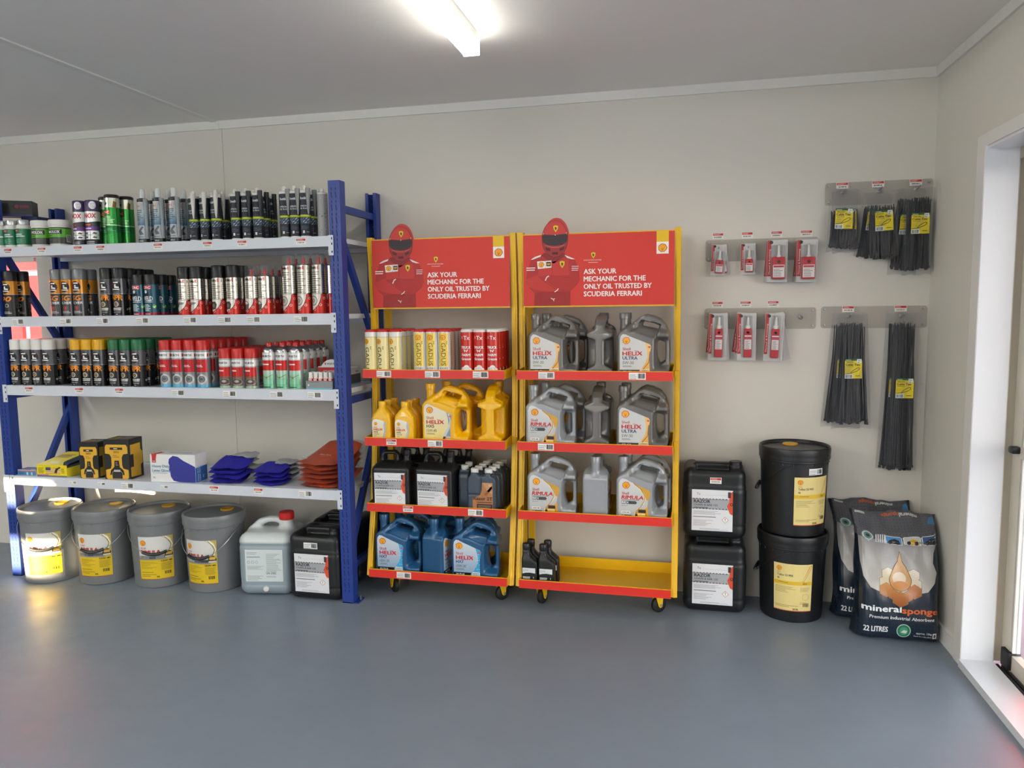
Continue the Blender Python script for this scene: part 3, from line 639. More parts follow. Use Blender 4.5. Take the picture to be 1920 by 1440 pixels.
def holts(hb, top_, pic, clearc, r=.0325):
    A = Art(8); m = hb * 1000; q = m * .40
    A.rect(-102, 3, 102, q, '#CF2E22'); A.rect(-102, q, 102, q + 5, '#2A2523', 2)
    B = Art(9); B.rect(-102, q + 5, 102, m - 6, '#D9D6D0')
    B.text('Holts', -32, m - 24, 13, '#1E1E1E', 4, .03, 'l', 36); B.text('E', 8, m - 24, 13, '#C62A24', 4, .04, 'l', 9)
    n = int((m - 30 - q) / 10); B.lines(-34, q + 9, 24, m - 30, n, '#3A3836', 3, .28, .6); B.lines(30, q + 8, 84, m - 30, n, '#6A6764', 3, .2, .5)
    pts = [(-46, q)] + [(-46 + 66 * sin(R(a)), q - (q - 12) * (1 - (1 - cos(R(a))) * .0) * (1 - sin(R(90 - a)) * 0) * (a / 90.) ** .0 * sin(R(90 - a))) for a in range(0, 91, 10)]
    arc = [(-46 + 68 * cos(R(a)), q - (q - 14) * sin(R(a))) for a in range(0, 91, 9)]
    A.poly([(-46, q)] + arc, '#E6E1D8', 3)
    for i in range(len(arc) - 1): A.line([arc[i], arc[i + 1]], 2.2, '#2A2422', 4)
    if pic == 0: A.poly([(-40, q - 12), (-22, q - 8), (10, q - 10), (6, q - 18), (-18, q - 22), (-26, q - 34), (-38, q - 30)], '#8C8984', 4); A.ell(-26, q - 24, 8, 7, '#5A5754', 5, 10)
    if pic == 1: A.poly([(-38, q - 10), (-6, q - 8), (2, q - 22), (-4, q - 44), (-28, q - 48), (-38, q - 30)], '#4A4542', 4); A.ell(-18, q - 28, 10, 10, '#7A736C', 5, 10)
    if pic == 2: A.ring(-20, q - 26, 18, 3, '#4C4845', 4, 14, 0, 200); A.poly([(-40, q - 26), (0, q - 22), (-6, q - 52), (-36, q - 54)], '#6B6661', 4)
    if pic == 3: A.ring(-18, q - 30, 24, 6, '#9A968F', 4, 16); A.ell(-18, q - 30, 14, 14, '#C5C1B9', 4, 14); A.ring(-18, q - 30, 9, 4, '#8A867F', 5, 10)
    for a in (18, 42, 66): A.ring(-46 + 86 * cos(R(a)), q - (q - 2) * sin(R(a)) * .95 + 8, 6, 2, '#F0DAD2', 4, 10)
    A.rect(-30, q + .5, 26, q + 3.5, '#D8D0C8', 4)
    def f():
        t = shell_of('spray_can', 'spray can'); canbase(t, r, hb); wrap(A, t, r); wrap(B, t, r, CHROME, 'chrome_band')
        clearcap(t, r * .98, hb - .004, top_) if clearc else capon(t, r, hb - .003, top_, black); return t
    return Kind(f)
def wurth_tall():
    A = Art(10); A.rect(-102, 3, 102, 186, '#9A9CA0'); A.rect(-102, 3, 102, 17, '#62B4DA', 2); A.rect(-34, 17, 34, 76, '#A7A8A8', 2, '#8D8F90')
    A.ring(4, 44, 25, 8, '#C9C9C6', 3, 18); A.ring(4, 44, 16, 6, '#6E7072', 3, 16); A.ell(4, 44, 8, 8, '#505254', 3, 12); A.poly([(-30, 60), (-12, 74), (-4, 66), (-22, 52)], '#5D5F60', 4)
    A.rect(-36, 78, 34, 140, '#C4242A', 3); A.lines(-32, 104, 22, 116, 2, '#F0DCDA', 4, .5); A.rect(-102, 146, 102, 176, '#E9E9E8', 2); A.text('WURTH', -28, 156, 11, '#222222', 4, .02, 'l', 48)
    A.rect(-36, 156, -31, 167, '#C4242A', 4); A.rect(34, 154, 41, 168, '#C4242A', 4); A.text('WURTH', 46, 156, 11, '#333333', 4, .02, 'l', 44); A.lines(40, 26, 92, 140, 17, '#70747A', 3, .3); A.rect(62, 24, 84, 40, '#D8DADC', 4)
    def f():
        t = shell_of('spray_can', 'spray can'); canbase(t, .0325, .187); wrap(A, t, .0325); capon(t, .0327, .182, .236, redp); return t
    return Kind(f)
def wurth_short():
    A = Art(11); A.rect(-102, 3, 102, 146, '#B9BABB'); A.rect(-34, 3, 34, 58, '#6A4B3C', 2, '#7A6A58'); A.rect(-34, 3, 34, 14, '#A9C0A4', 3); A.ell(2, 32, 30, 17, '#8E8A86', 3, 18); A.ell(2, 34, 26, 13, '#5E4A40', 4, 16); A.ell(2, 36, 12, 6, '#A9A5A0', 5, 12)
    A.rect(-35, 58, 34, 104, '#C8261F', 3); A.lines(-30, 84, 14, 96, 1, '#F4DEDA', 4, .5); A.rect(-102, 110, 102, 138, '#EBEBE9', 2); A.text('WURTH', -26, 119, 11, '#222222', 4, .02, 'l', 46); A.rect(-35, 119, -30, 130, '#C4242A', 4)
    A.lines(38, 12, 88, 104, 15, '#85888C', 3, .3)
    def f():
        t = shell_of('spray_can', 'spray can'); canbase(t, .0325, .148); wrap(A, t, .0325); capon(t, .0327, .142, .196, redp); return t
    return Kind(f)
def wurth_green():
    A = Art(12); A.rect(-102, 3, 102, 176, '#C9CBCC'); A.rect(-34, 3, 34, 88, '#3FA56C', 2, '#B8DCC4'); A.rect(-34, 3, 34, 22, '#7FC79E', 3); A.lines(-26, 8, 24, 18, 1, '#2C5A44', 4, .5); A.rect(-28, 24, 24, 44, '#8ED0AC', 3)
    A.line([(-30, 66), (-6, 54), (26, 70)], 2, '#27704A', 4); A.ell(-4, 56, 5, 5, '#B08A3C', 5, 10); A.rect(-34, 90, 34, 138, '#C8261F', 3); A.lines(-30, 116, 16, 128, 1, '#F4DEDA', 4, .5)
    A.rect(-102, 142, 102, 172, '#E9E9E8', 2); A.text('WURTH', -26, 152, 11, '#222222', 4, .02, 'l', 46); A.rect(-34, 152, -29, 163, '#C4242A', 4); A.lines(38, 12, 88, 134, 17, '#83868A', 3, .3)
    def f():
        t = shell_of('solvent_can', 'spray can')
        MB().lathe([(.03, 0), (.0325, .003), (.0325, .182), (.030, .19), (.020, .200), (.014, .204), (.014, .206)], 24).obj('can_body', tin, t, fix=True)
        wrap(A, t, .0325); MB().lathe([(.0135, .204), (.0145, .205), (.0145, .217), (.012, .222), (0, .222)], 18).obj('cap', redp, t, fix=True); return t
    return Kind(f)
def inox():
    A = Art(13); A.rect(-105, 3, 105, 168, '#35363C'); A.poly([(-105, 112), (105, 112), (105, 166), (-105, 166)], '#EDEAEA', 2); A.poly([(-105, 90), (105, 90), (105, 122), (36, 118), (-34, 108), (-105, 104)], '#3C3A42', 3)
    A.text('INOX', 0, 134, 22, '#C02A3C', 4, .05, 'c', 62, shear=.1); A.rect(-105, 74, 105, 92, '#6E3E86', 4); A.lines(-28, 80, 26, 90, 1, '#E2D4EA', 5, .5); A.rect(-28, 96, 6, 104, '#B8502E', 5)
    A.rect(-40, 30, 44, 72, '#EEEEEE', 4); A.rect(1, 30, 2.5, 72, '#3a3a3a', 5); A.rect(-40, 50, 44, 51.5, '#3a3a3a', 5)
    for x, y in ((-20, 60), (22, 60), (-20, 40), (22, 40)): A.poly([(x - 12, y - 3), (x - 4, y + 5), (x + 12, y + 1), (x + 6, y - 5)], '#4A4A4C', 5)
    A.lines(-30, 8, 26, 24, 2, '#B9BBC2', 5, .4)
    def f():
        t = shell_of('spray_can', 'spray can'); canbase(t, .0335, .17); wrap(A, t, .0335); capon(t, .0335, .167, .222, M('purple_plastic', '#4D3A63', .4), 'cap')
        B = Art(2); B.ell(18, 196, 17, 19, '#D9D6DE', 1, 22); B.lines(8, 184, 30, 208, 5, '#8D8A96', 2, .3); wrap(B, t, .0335, TINP, 'cap_sticker'); return t
    return Kind(f)
def green_tube():
    A = Art(14); A.rect(-107, 2, 107, 180, '#2E9440'); A.rect(-107, 60, 107, 90, '#1E7A3E', 2); A.rect(-107, 180, 107, 226, '#C6CAB8', 1)
    A.rect(-34, 148, 8, 166, '#C4352C', 4); A.text('CRC', -13, 151, 11, '#F4E6E2', 5, .04, 'c', 34); A.poly([(-24, 196), (-14, 208), (-2, 200), (-14, 190)], '#3E4A30', 3); A.poly([(20, 182), (36, 176), (40, 206), (26, 212)], '#7C5A2A', 3)
    A.text('ADHESIVE', -14, 110, 10, '#CFE6C8', 4, .01, 'c', 44, rot=0) if False else A.lines(-34, 98, 28, 142, 6, '#BFE2B4', 4, .45, .6); A.lines(-30, 10, 30, 52, 8, '#57B45A', 3, .4); A.lines(-30, 66, 34, 84, 3, '#7CC48A', 3, .3)
    A.rect(-107, 93, 107, 97, '#D5E2CF', 4)
    def f():
        t = shell_of('grease_cartridge', 'cartridge'); MB().lathe([(.033, 0), (.034, .002), (.034, .23), (.033, .232)], 24).obj('tube_body', tin, t, fix=True)
        wrap(A, t, .034, FOIL); capon(t, .0348, .226, .244, black, 'end_cap'); return t
    return Kind(f)
def greenbottle():
    A = Art(15); A.rect(-105, 16, 105, 96, '#1F7F58'); A.rect(-30, 80, 6, 92, '#B83A34', 3); A.text('CRC', -12, 82.5, 7, '#F0E2DE', 4, .03, 'c', 26); A.lines(-34, 56, 32, 74, 2, '#E2EDE6', 3, .55, .8); A.lines(-30, 24, 22, 46, 5, '#8FC4AC', 3, .35)
    def f():
        t = shell_of('brush_top_bottle', 'bottle')
        MB().lathe([(.030, 0), (.0335, .004), (.0335, .104), (.030, .114), (.024, .118)], 24).obj('bottle_body', whitep, t, fix=True)
        wrap(A, t, .0335, GLOSS); MB().lathe([(.025, .116), (.0255, .118), (.0255, .138), (.024, .142), (0, .142)], 24).obj('screw_lid', M('silver_lid', '#C9CCCB', .3, .8), t, fix=True); return t
    return Kind(f)
def tub():
    A = Art(16); A.rect(-160, 14, 160, 92, '#5FB32E'); A.rect(-160, 14, 160, 46, '#3A3E38', 2); A.rect(-160, 90, 160, 95, '#1E1E1E', 2); A.rect(-36, 62, 42, 84, '#171717', 3); A.text('INOLOX', 2, 66, 13, '#F0F0EC', 4, .05, 'c', 62); A.lines(-30, 52, 6, 58, 1, '#27481A', 3, .5)
    A.lines(-44, 18, 40, 42, 3, '#5A6156', 3, .4); A.rect(62, 22, 92, 60, '#EDEDEA', 3); A.bars(65, 26, 89, 56)
    def f():
        t = shell_of('round_tub', 'tub'); MB().lathe([(.045, 0), (.049, .004), (.0505, .10), (.0505, .104)], 28).obj('tub_body', whitep, t, fix=True)
        A.obj('label', GLOSS, t, bend(.0508), su=50.8 * 2 * pi / 28, dz=.0002); MB().lathe([(.0525, .104), (.0535, .106), (.0535, .128), (.051, .133), (0, .133)], 28).obj('lid', whitep, t, fix=True); return t
    return Kind(f)
def bostik(noz):
    nm = [M('cream_nozzle', '#D9D7CC', .45), M('black_nozzle', '#1E1F22', .4), M('grey_nozzle', '#8D908F', .45)][noz]
    A = Art(17); A.rect(-76, 10, 76, 205, '#161B27'); A.rect(-76, 96, 76, 106, '#B9C832', 3); A.text('Bostik', -1, 176, 11, '#E2E4E6', 4, .03, 'c', 30); A.text('SIMSON', 0, 142, 7.5, '#DADCE0', 4, .02, 'c', 32); A.text('ISR 70-03', 0, 131, 7, '#DADCE0', 4, .02, 'c', 34); A.rect(-76, 112, 76, 113, '#4A5468', 3)
    for r in range(4):
        for k in range(6): x = -36 + k * 13 + (r % 2) * 5; A.poly([(x, 66 + r * 7), (x + 10, 69 + r * 7), (x + 10, 73 + r * 7), (x, 70 + r * 7)], '#5E7590' if (r + k) % 3 else '#A9B8C4', 3)
    A.lines(-24, 40, 22, 58, 4, '#566074', 3, .3); A.rect(-6, 22, 3, 34, '#D8DADE', 3); A.rect(10, 26, 24, 29, '#8A92A4', 3)
    def f():
        t = shell_of('sealant_cartridge', 'cartridge'); MB().lathe([(.0225, 0), (.0245, .002), (.0245, .212), (.0235, .216), (.016, .219), (.010, .221), (.010, .236), (.006, .242), (0, .243)], 20).obj('tube_body', whitep, t, fix=True)
        A.obj('label', PAPER, t, bend(.0248), su=24.8 * 2 * pi / 20, dz=.00018)
        n = MB(); n.lathe([(.003, .108), (.0055, .13), (.011, .208), (.0115, .222), (.0115, .226), (0, .226)], 14, c=(.022, -.021)); n.obj('spare_nozzle', nm, t, fix=True); return t
    return Kind(f)
def anchor():
    A = Art(18); A.rect(-80, 22, 80, 196, '#AEB6BC'); A.rect(-80, 88, 80, 146, '#3F6E8C', 2, '#9FB6C2'); A.rect(-80, 3, 80, 24, '#2A2C30', 3); A.text('300ml', -4, 9, 8, '#D8DADC', 4, .02, 'c', 26); A.rect(-24, 170, 8, 190, '#C7B8B0', 3); A.text('CRC', -8, 175, 8, '#A8453C', 4, .03, 'c', 24)
    A.text('CHEM', -4, 128, 12, '#F0F2F2', 4, .03, 'c', 40) if False else A.lines(-26, 112, 22, 166, 6, '#4C5A64', 4, .45, .5); A.poly([(-14, 60), (8, 84), (14, 78), (2, 62), (14, 44), (-6, 40)], '#4E545A', 4); A.lines(-28, 30, 26, 38, 1, '#6C737A', 4, .5); A.lines(30, 34, 72, 186, 20, '#8A949A', 3, .3)
    cm = M('frosted_plastic', '#B4BABC', .2, alpha=.55)
    def f():
        t = shell_of('anchor_cartridge', 'cartridge'); MB().lathe([(.024, 0), (.0255, .002), (.0255, .198), (.0255, .2)], 20).obj('tube_body', whitep, t, fix=True)
        A.obj('label', GLOSS, t, bend(.0258), su=25.8 * 2 * pi / 20, dz=.00018)
        MB().lathe([(.0262, .199), (.0262, .213), (.022, .216), (.013, .220)], 20).obj('collar', black, t, fix=True)
        MB().lathe([(.013, .218), (.0135, .222), (.0135, .240), (.0115, .262), (.006, .266), (0, .266)], 16).obj('cap', M('translucent_white', '#DADCDA', .35), t, fix=True)
        n = MB(); pr = [(.0045, .03), (.006, .05)] + [(.0085 if i % 2 else .0068, .06 + i * .008) for i in range(16)] + [(.011, .19), (.011, .215), (0, .216)]
        n.lathe(pr, 12, c=(.027, -.018)); n.obj('mixer_nozzle', cm, t, fix=True); return t
    return Kind(f)
def gadus(v):
    if v == 0:
        A = Art(19); A.rect(-92, 2, 92, 186, '#F1E2A0'); A.rect(-92, 186, 92, 208, '#E9E9E4', 2); A.rect(-92, 184, 92, 186, '#C9A94A', 2); A.pecten(-16, 164, 13, 3); A.text('GADUS', -22, 138, 21, '#4C4636', 4, .0, 'l', 118, rot=-90); A.text('Shell', 4, 142, 6, '#4C4636', 4, .02, 'l', 14, rot=-90)
        A.rect(36, 2, 70, 186, '#DCDCD8', 2); A.lines(40, 14, 66, 60, 6, '#77777A', 3, .3)
    else:
        A = Art(20); A.rect(-92, 2, 92, 208, '#E4E4DF'); A.rect(-22, 50, 24, 202, '#F0CE4E', 2); A.rect(-22, 50, -19, 202, '#C9A83A', 3); A.pecten(-2, 182, 13, 3); A.text('GADUS', -9, 158, 20, '#4C4636', 4, .0, 'l', 104, rot=-90); A.text('Shell', 14, 166, 6, '#4C4636', 4, .02, 'l', 14, rot=-90)
        A.text('S2 V220 2', 0, 38, 8, '#45454A', 4, .02, 'c', 40); A.lines(-20, 12, 20, 32, 4, '#9A9A9C', 3, .3); A.lines(40, 10, 84, 196, 22, '#8A8588', 3, .35)
    def f():
        t = shell_of('grease_cartridge', 'cartridge'); MB().lathe([(.028, 0), (.029, .002), (.029, .208)], 24).obj('tube_body', whitep, t, fix=True)
        wrap(A, t, .029, GLOSS); capon(t, .0296, .205, .219, redp, 'end_cap'); return t
    return Kind(f)
def truckfarm():
    A = Art(21); A.rect(-92, 2, 92, 206, '#CB2B22'); A.text('Tx', 4, 172, 17, '#F3E6E2', 4, .03, 'c', 26); A.line([(-26, 174), (-14, 188)], 2, '#E9B8B0', 3); A.line([(-22, 188), (-12, 176)], 2, '#E9B8B0', 3)
    for s_, y, w in (('TRUCK', 132, 46), ("'N'", 116, 20), ('FARM', 98, 40), ('Grease', 80, 44)): A.text(s_, 0, y, 11, '#F6EEEA', 4, .05, 'c', w)
    for x, y, r in ((-14, 36, 13), (2, 44, 14), (16, 34, 11), (-4, 28, 13), (8, 24, 9), (-16, 24, 8)): A.ell(x, y, r, r, '#ECE6E0', 3, 16)
    A.ring(-12, 22, 6, 2, '#B9AFA8', 5, 12); A.ring(10, 22, 6, 2, '#B9AFA8', 5, 12); A.line([(-14, 40), (6, 46), (18, 36)], 1.5, '#B9AFA8', 5); A.rect(-8, 4, 10, 8, '#F0DAD4', 3)
    def f():
        t = shell_of('grease_cartridge', 'cartridge'); MB().lathe([(.028, 0), (.029, .002), (.029, .208)], 24).obj('tube_body', whitep, t, fix=True)
        wrap(A, t, .029, GLOSS); capon(t, .0296, .206, .219, whitep, 'end_cap'); return t
    return Kind(f)

# second shelf down the list: heights of the shelf decks
D = [z - .003 for z in ZS]; Y0 = -.425
S1, S2, S3, S4 = 'top shelf', 'second shelf', 'third shelf', 'fourth shelf'
G = lambda s_: s_ + ' on the blue racking'
grid(npr(whitep), -4.249, Y0, D[2], 4, 3, .067, .068, 'white-capped dark paint can', S3, G('white-capped paint cans'))
grid(npr(M('yellow_plastic', '#E0A80C', .35)), -3.942, Y0, D[2], 3, 4, .068, .068, 'yellow-capped dark paint can', S3, G('yellow-capped paint cans'))
grid(npr(M('green_plastic', '#0F6B3C', .35)), -3.714, Y0, D[2], 3, 4, .0685, .068, 'green-capped dark paint can', S3, G('green-capped paint cans'))
grid(wurth_tall(), -3.348, Y0, D[2], 4, 6, .069, .0665, 'tall red-capped brake cleaner can', S3, G('tall red-capped cans'), 4)
grid(wurth_short(), -3.083, Y0, D[2], 3, 5, .0705, .0665, 'short red-capped aerosol can', S3, G('short red-capped cans'), 4)
grid(wurth_green(), -2.848, Y0, D[2], 3, 5, .0695, .0665, 'mint-labelled can with small red nozzle cap', S3, G('mint-labelled cans'), 4)
grid(sixg(black, '90', ''), -4.462, Y0, D[1], 1, 2, .067, .075, 'black-capped orange-banded can', S2, G('black-capped orange cans'))
grid(sixg(M('grey_plastic', '#7C7E80', .35, .2), 'SG', 'SILVER'), -4.034, Y0, D[1], 3, 2, .068, .069, 'grey-capped orange-banded can', S2, G('grey-capped orange cans'))
grid(npr(black), -3.80, Y0, D[1], 2, 4, .072, .068, 'black-capped grey-banded paint can', S2, G('black-capped paint cans'))
grid(weld(), -3.618, Y0, D[1], 2, 3, .068, .07, 'black-capped teal welding spray can', S2, G('teal welding cans'))
grid(holts(.182, .236, 0, False), -3.361, Y0, D[1], 2, 3, .068, .067, 'black-capped chrome can with pale pump picture', S2, G('chrome cans, pump picture'), 4)
grid(holts(.184, .238, 1, False), -3.164, Y0, D[1], 2, 3, .0775, .067, 'black-capped chrome can with dark engine picture', S2, G('chrome cans, engine picture'), 4)
grid(holts(.186, .234, 2, True), -2.994, Y0, D[1], 2, 3, .069, .067, 'clear-capped chrome can with grey bag picture', S2, G('chrome cans, bag picture'), 4)
grid(holts(.233, .281, 3, True), -2.713, Y0, D[1], 3, 2, .076, .067, 'tall clear-capped chrome can with disc picture', S2, G('tall chrome cans'), 4)
k = greenbottle()
for i, x in enumerate((-4.489, -4.424, -4.352)): k.put((x, Y0, D[0]), random.uniform(-4, 6), 'white bottle with dark green label, silver lid, %s from left, top shelf' % ORD[i], G('green-labelled bottles'))
k = tub()
k.put((-4.245, Y0 + .01, D[0]), 6, 'white tub with lime label, left of two, top shelf', G('lime-labelled tubs')); k.put((-4.138, Y0 + .01, D[0]), 2, 'white tub with lime label, right of two, top shelf', G('lime-labelled tubs'))
k = inox()
k.put((-4.003, Y0, D[0]), -6, 'purple-capped dark spray can, left of two, top shelf', G('purple-capped cans')); k.put((-3.931, Y0, D[0]), 12, 'purple-capped dark spray can, right of two, top shelf', G('purple-capped cans'))
k = green_tube()
for (x, y, n) in ((-3.815, Y0, 'middle of three'), (-3.90, Y0 + .06, 'left of three'), (-3.795, Y0 + .075, 'right of three')): k.put((x, y, D[0]), 8, 'shiny green cartridge with black end cap, %s, top shelf' % n, G('green cartridges'))
grid(anchor(), -3.463, Y0, D[0], 3, 2, .088, .075, 'clear anchor cartridge with ribbed mixer nozzle', S1, G('anchor cartridges'), 6)
anchor_extra = 0
grid(bostik(0), -3.236, Y0, D[0], 3, 3, .06, .062, 'navy sealant cartridge with cream nozzle', S1, G('cream-nozzle cartridges'), -14)
grid(bostik(1), -3.014, Y0, D[0], 3, 3, .058, .062, 'navy sealant cartridge with black nozzle', S1, G('black-nozzle cartridges'), 6)
grid(bostik(2), -2.77, Y0, D[0], 3, 3, .052, .062, 'navy sealant cartridge with grey nozzle', S1, G('grey-nozzle cartridges'), 10)
TZ = [.1245, .4465, .7625, 1.0825]
grid(gadus(0), -2.357, -.385, TZ[3], 3, 4, .061, .0605, 'cream grease tube, red cap', 'top tray of left stand', 'cream grease tubes')
grid(gadus(1), -2.119, -.385, TZ[3], 3, 4, .0595, .0605, 'white grease tube, yellow panel, red cap', 'top tray', 'white grease tubes')
grid(truckfarm(), -1.89, -.385, TZ[3], 3, 4, .0605, .0605, 'red grease tube, white cap', 'top tray of left stand', 'red grease tubes')

# ------------------------------------------------------------------ moulded oil jugs
def jug_mesh():
    out = [(.0, .006), (.004, .0), (.216, .0), (.222, .008), (.222, .175), (.219, .198), (.205, .232), (.184, .256), (.150, .272), (.118, .279), (.094, .268), (.055, .234), (.012, .205), (.0, .188)]
    win = [(.102, .238), (.116, .247), (.150, .240), (.178, .227), (.172, .211), (.100, .227)]
    hnd = [(.176, .166), (.203, .158), (.205, .10), (.203, .075), (.180, .058), (.168, .085), (.164, .12), (.167, .15)]
    rec = [(.062, .207), (.100, .255), (.190, .235), (.163, .172)]
    def f(X, Y, Z):
        d = np.maximum(np.maximum(polysdf(X, Z, out), -polysdf(X, Z, win) + .0), -polysdf(X, Z, hnd))
        hd = np.full(X.shape, .057)
        hd -= ss(Z, .20, .262) * .018
        hd = np.minimum(hd, .057 - .035 * ss(X, .152, .176) * ss(Z, .035, .062) * (1 - ss(Z, .165, .185)))
        r = polysdf(X, Z, rec); k = np.clip(((X - .110) * .37 + (Z - .190) * .93) / .058, 0, 1)
        hd = hd - np.where(True, ss(-r, -.001, .005) * (.006 + .034 * k), 0)
        edge = polysdf(X, Z, out); arch = ss(edge, -.034, -.022) * ss(Z, .195, .215) * ss(X, .045, .075)
        hd = hd - np.maximum(0, hd - .024) * arch
        b = smax(d, np.abs(Y) - hd, .013)
        n = np.maximum(np.sqrt((X - .027) ** 2 + Y ** 2) - .0195, np.abs(Z - .22) - .045)
        return smin(b, n, .012)
    return solid(f, (-.004, -.062, -.003), (.226, .062, .284), .0045)
JUGMB = jug_mesh(); JUGME = {}
def jug_label(kind):
    A = Art(30); o = [(12, 14), (12, 168), (15, 184), (24, 194), (36, 193), (60, 182), (140, 150), (146, 140), (140, 112), (137, 84), (138, 50), (142, 14)]
    if kind == 'rimula':
        A.poly([(12, 14), (12, 172), (18, 190), (30, 196), (44, 192), (70, 178), (142, 146), (150, 138), (146, 118), (138, 84), (140, 50), (146, 14)], '#B9BBB9', 1, '#DADAD8')
        A.poly([(70, 178), (142, 146), (150, 138), (146, 118), (140, 92), (134, 70), (112, 52), (92, 40), (80, 24), (80, 14), (146, 14), (140, 50), (138, 84), (140, 100), (128, 104), (118, 124), (104, 150)], '#D9A23A', 2)
        A.poly([(66, 180), (100, 150), (118, 124), (122, 104), (112, 80), (92, 58), (80, 40), (76, 14), (84, 14), (90, 40), (102, 60), (122, 84), (130, 106), (124, 128), (106, 154), (78, 176)], '#F0E3BC', 3)
        A.line([(76, 176), (108, 150), (124, 122), (124, 100), (110, 74), (88, 50), (80, 16)], 2.4, '#8A5A18', 4)
        A.text('Shell', 26, 124, 12, '#C9352A', 4, .01, 'l', 30); A.text('RIMULA', 24, 104, 16, '#D1261E', 4, .05, 'l', 94, shear=.15); A.lines(24, 99, 102, 103, 1, '#55585C', 4, .5, .95)
        A.rect(24, 82, 42, 96, '#77797C', 4); A.text('R4', 33, 85, 9, '#F0F0F0', 5, .04, 'c', 13); A.poly([(45, 82), (86, 82), (92, 89), (86, 96), (45, 96)], '#47494C', 4); A.text('X', 51, 85, 8, '#F0F0F0', 5, .04, 'c'); A.lines(24, 73, 62, 77, 1, '#8C8E90', 4, .5)
        A.poly([(24, 38), (60, 38), (64, 43), (60, 50), (24, 50), (21, 44)], '#F1F0EC', 4); A.text('15W-40', 42, 41, 6.5, '#33363A', 5, .03, 'c', 32); A.ell(28, 28, 5, 5, '#C2352C', 4, 10); A.rect(36, 22, 68, 33, '#4A4A4C', 4)
        A.poly([(84, 20), (84, 40), (100, 62), (130, 60), (134, 20)], '#C98A22', 4); A.rect(98, 44, 130, 58, '#2A241E', 5); A.rect(92, 22, 128, 44, '#E8B84A', 5); A.rect(96, 36, 126, 40, '#F2E4C0', 6); A.poly([(86, 22), (98, 22), (92, 40), (84, 36)], '#30281E', 6); A.rect(98, 20, 128, 25, '#2E261C', 6); A.pecten(44, 166, 16, 4)
    else:
        base = {'ultra0': '#D5D4D0', 'ultra5': '#D0D0CC', 'hx5': '#E9E6DC', 'hx7': '#D9DEE4'}[kind]
        A.poly(o, '#F2D766' if kind == 'hx5' else ('#7FA3C4' if kind == 'hx7' else base), 1, base)
        A.pecten(40, 166, 16, 4); A.text('Shell', 24, 124, 12, '#C9352A', 4, .01, 'l', 34); A.text('HELIX', 24, 102, 16.5, '#D1261E', 4, .05, 'l', 84); A.line([(74, 123), (92, 120), (106, 106)], 1.8, '#C93A30', 5)
        sub, gr = {'ultra0': ('ULTRA', '0W-30'), 'ultra5': ('ULTRA', '5W-30'), 'hx5': ('HX5', '15W-40'), 'hx7': ('HX7', '10W-30')}[kind]
        A.text(sub, 24, 84, 13.5, '#27356E' if kind != 'hx5' else '#2A2F3E', 4, .03, 'l', 64 if sub == 'ULTRA' else 36); A.text(gr, 24, 64, 12.5, '#55585E', 4, -.0, 'l', 48); A.lines(24, 52, 70, 60, 2, '#6B6E74', 4, .4, .7)
        sw = {'ultra0': '#E5A63C', 'ultra5': '#E5A63C', 'hx5': '#8E9AA6', 'hx7': '#3FA9D8'}[kind]
        A.poly([(120, 158), (141, 148), (146, 139), (141, 112), (138, 90), (139, 60), (142, 14), (92, 14), (104, 42), (122, 70), (130, 96), (128, 126)], sw, 3, '#F0C878' if kind.startswith('u') else None)
        if kind == 'hx7':
            for i in range(22): A.ell(A.rnd.uniform(124, 138), A.rnd.uniform(30, 140), 1.6, 1.6, '#C9E6F4', 4, 6)
        if kind == 'hx5': A.poly([(126, 152), (136, 120), (128, 90), (110, 60), (96, 16), (104, 16), (122, 56), (138, 88), (141, 120), (136, 150)], '#C8D0D6', 4)
        if kind[0] == 'u': A.line([(112, 42), (136, 72), (140, 120)], 3, '#B5652A', 4)
        A.ell(138, 138, 6, 4, '#D8505A', 5, 12); A.poly([(92, 14), (104, 44), (138, 44), (142, 14)], '#EBDDB0' if kind != 'hx7' else '#CFE6F2', 4); A.text('PUREPLUS', 106, 34, 5.5, '#A8402E', 5, .02, 'l', 28); A.lines(106, 20, 134, 31, 3, '#C0706A', 5, .35)
        if kind != 'hx5':
            A.poly([(12, 24), (92, 24), (98, 40), (12, 40)], '#1D2024' if kind != 'ultra5' else '#4A4D50', 4); A.text({'hx7': 'SN PLUS', 'ultra0': 'ACEA C2', 'ultra5': 'C2 C3'}[kind], 24, 28, 7, '#F0F0EE', 5, .04, 'l', 40)
    return A
def jug(mat, kind, desc='moulded oil jug'):
    def f():
        t = shell_of('oil_jug', 'oil jug', desc)
        if mat.name not in JUGME: JUGME[mat.name] = (JUGMB.mesh(mat, 50), MB().lathe([(.0215, .256), (.0215, .259), (.0225, .260), (.0225, .282), (.021, .285), (0, .285)], 24, c=(.027, 0)).mesh(mat, 35, True))
        b = link('jug_body', JUGME[mat.name][0], t, (-.111, 0, 0)); link('screw_cap', JUGME[mat.name][1], t, (-.111, 0, 0))
        jug_label(kind).obj('label', GLOSS, t, flat(-.0574, -.111), dz=.0002); return t
    return Kind(f)
gm1, gm2 = M('dark_grey_jug', '#6C6965', .3, .2, coat=.3), M('silver_grey_jug', '#9A9DA0', .3, .2, coat=.3)
bm_, ym = M('blue_jug', '#1F5480', .33, .1, coat=.3), M('yellow_jug', '#F0B808', .33, coat=.3)
TB = 'yellow stand'
r1, r2 = 'right stand, top tray', 'right stand, second tray'
ju0, ju5, jri, jx5, jx7 = jug(gm1, 'ultra0'), jug(gm1, 'ultra5'), jug(gm2, 'rimula'), jug(ym, 'hx5'), jug(bm_, 'hx7')
ju5b = jug(gm1, 'ultra5')
Yj = -.335
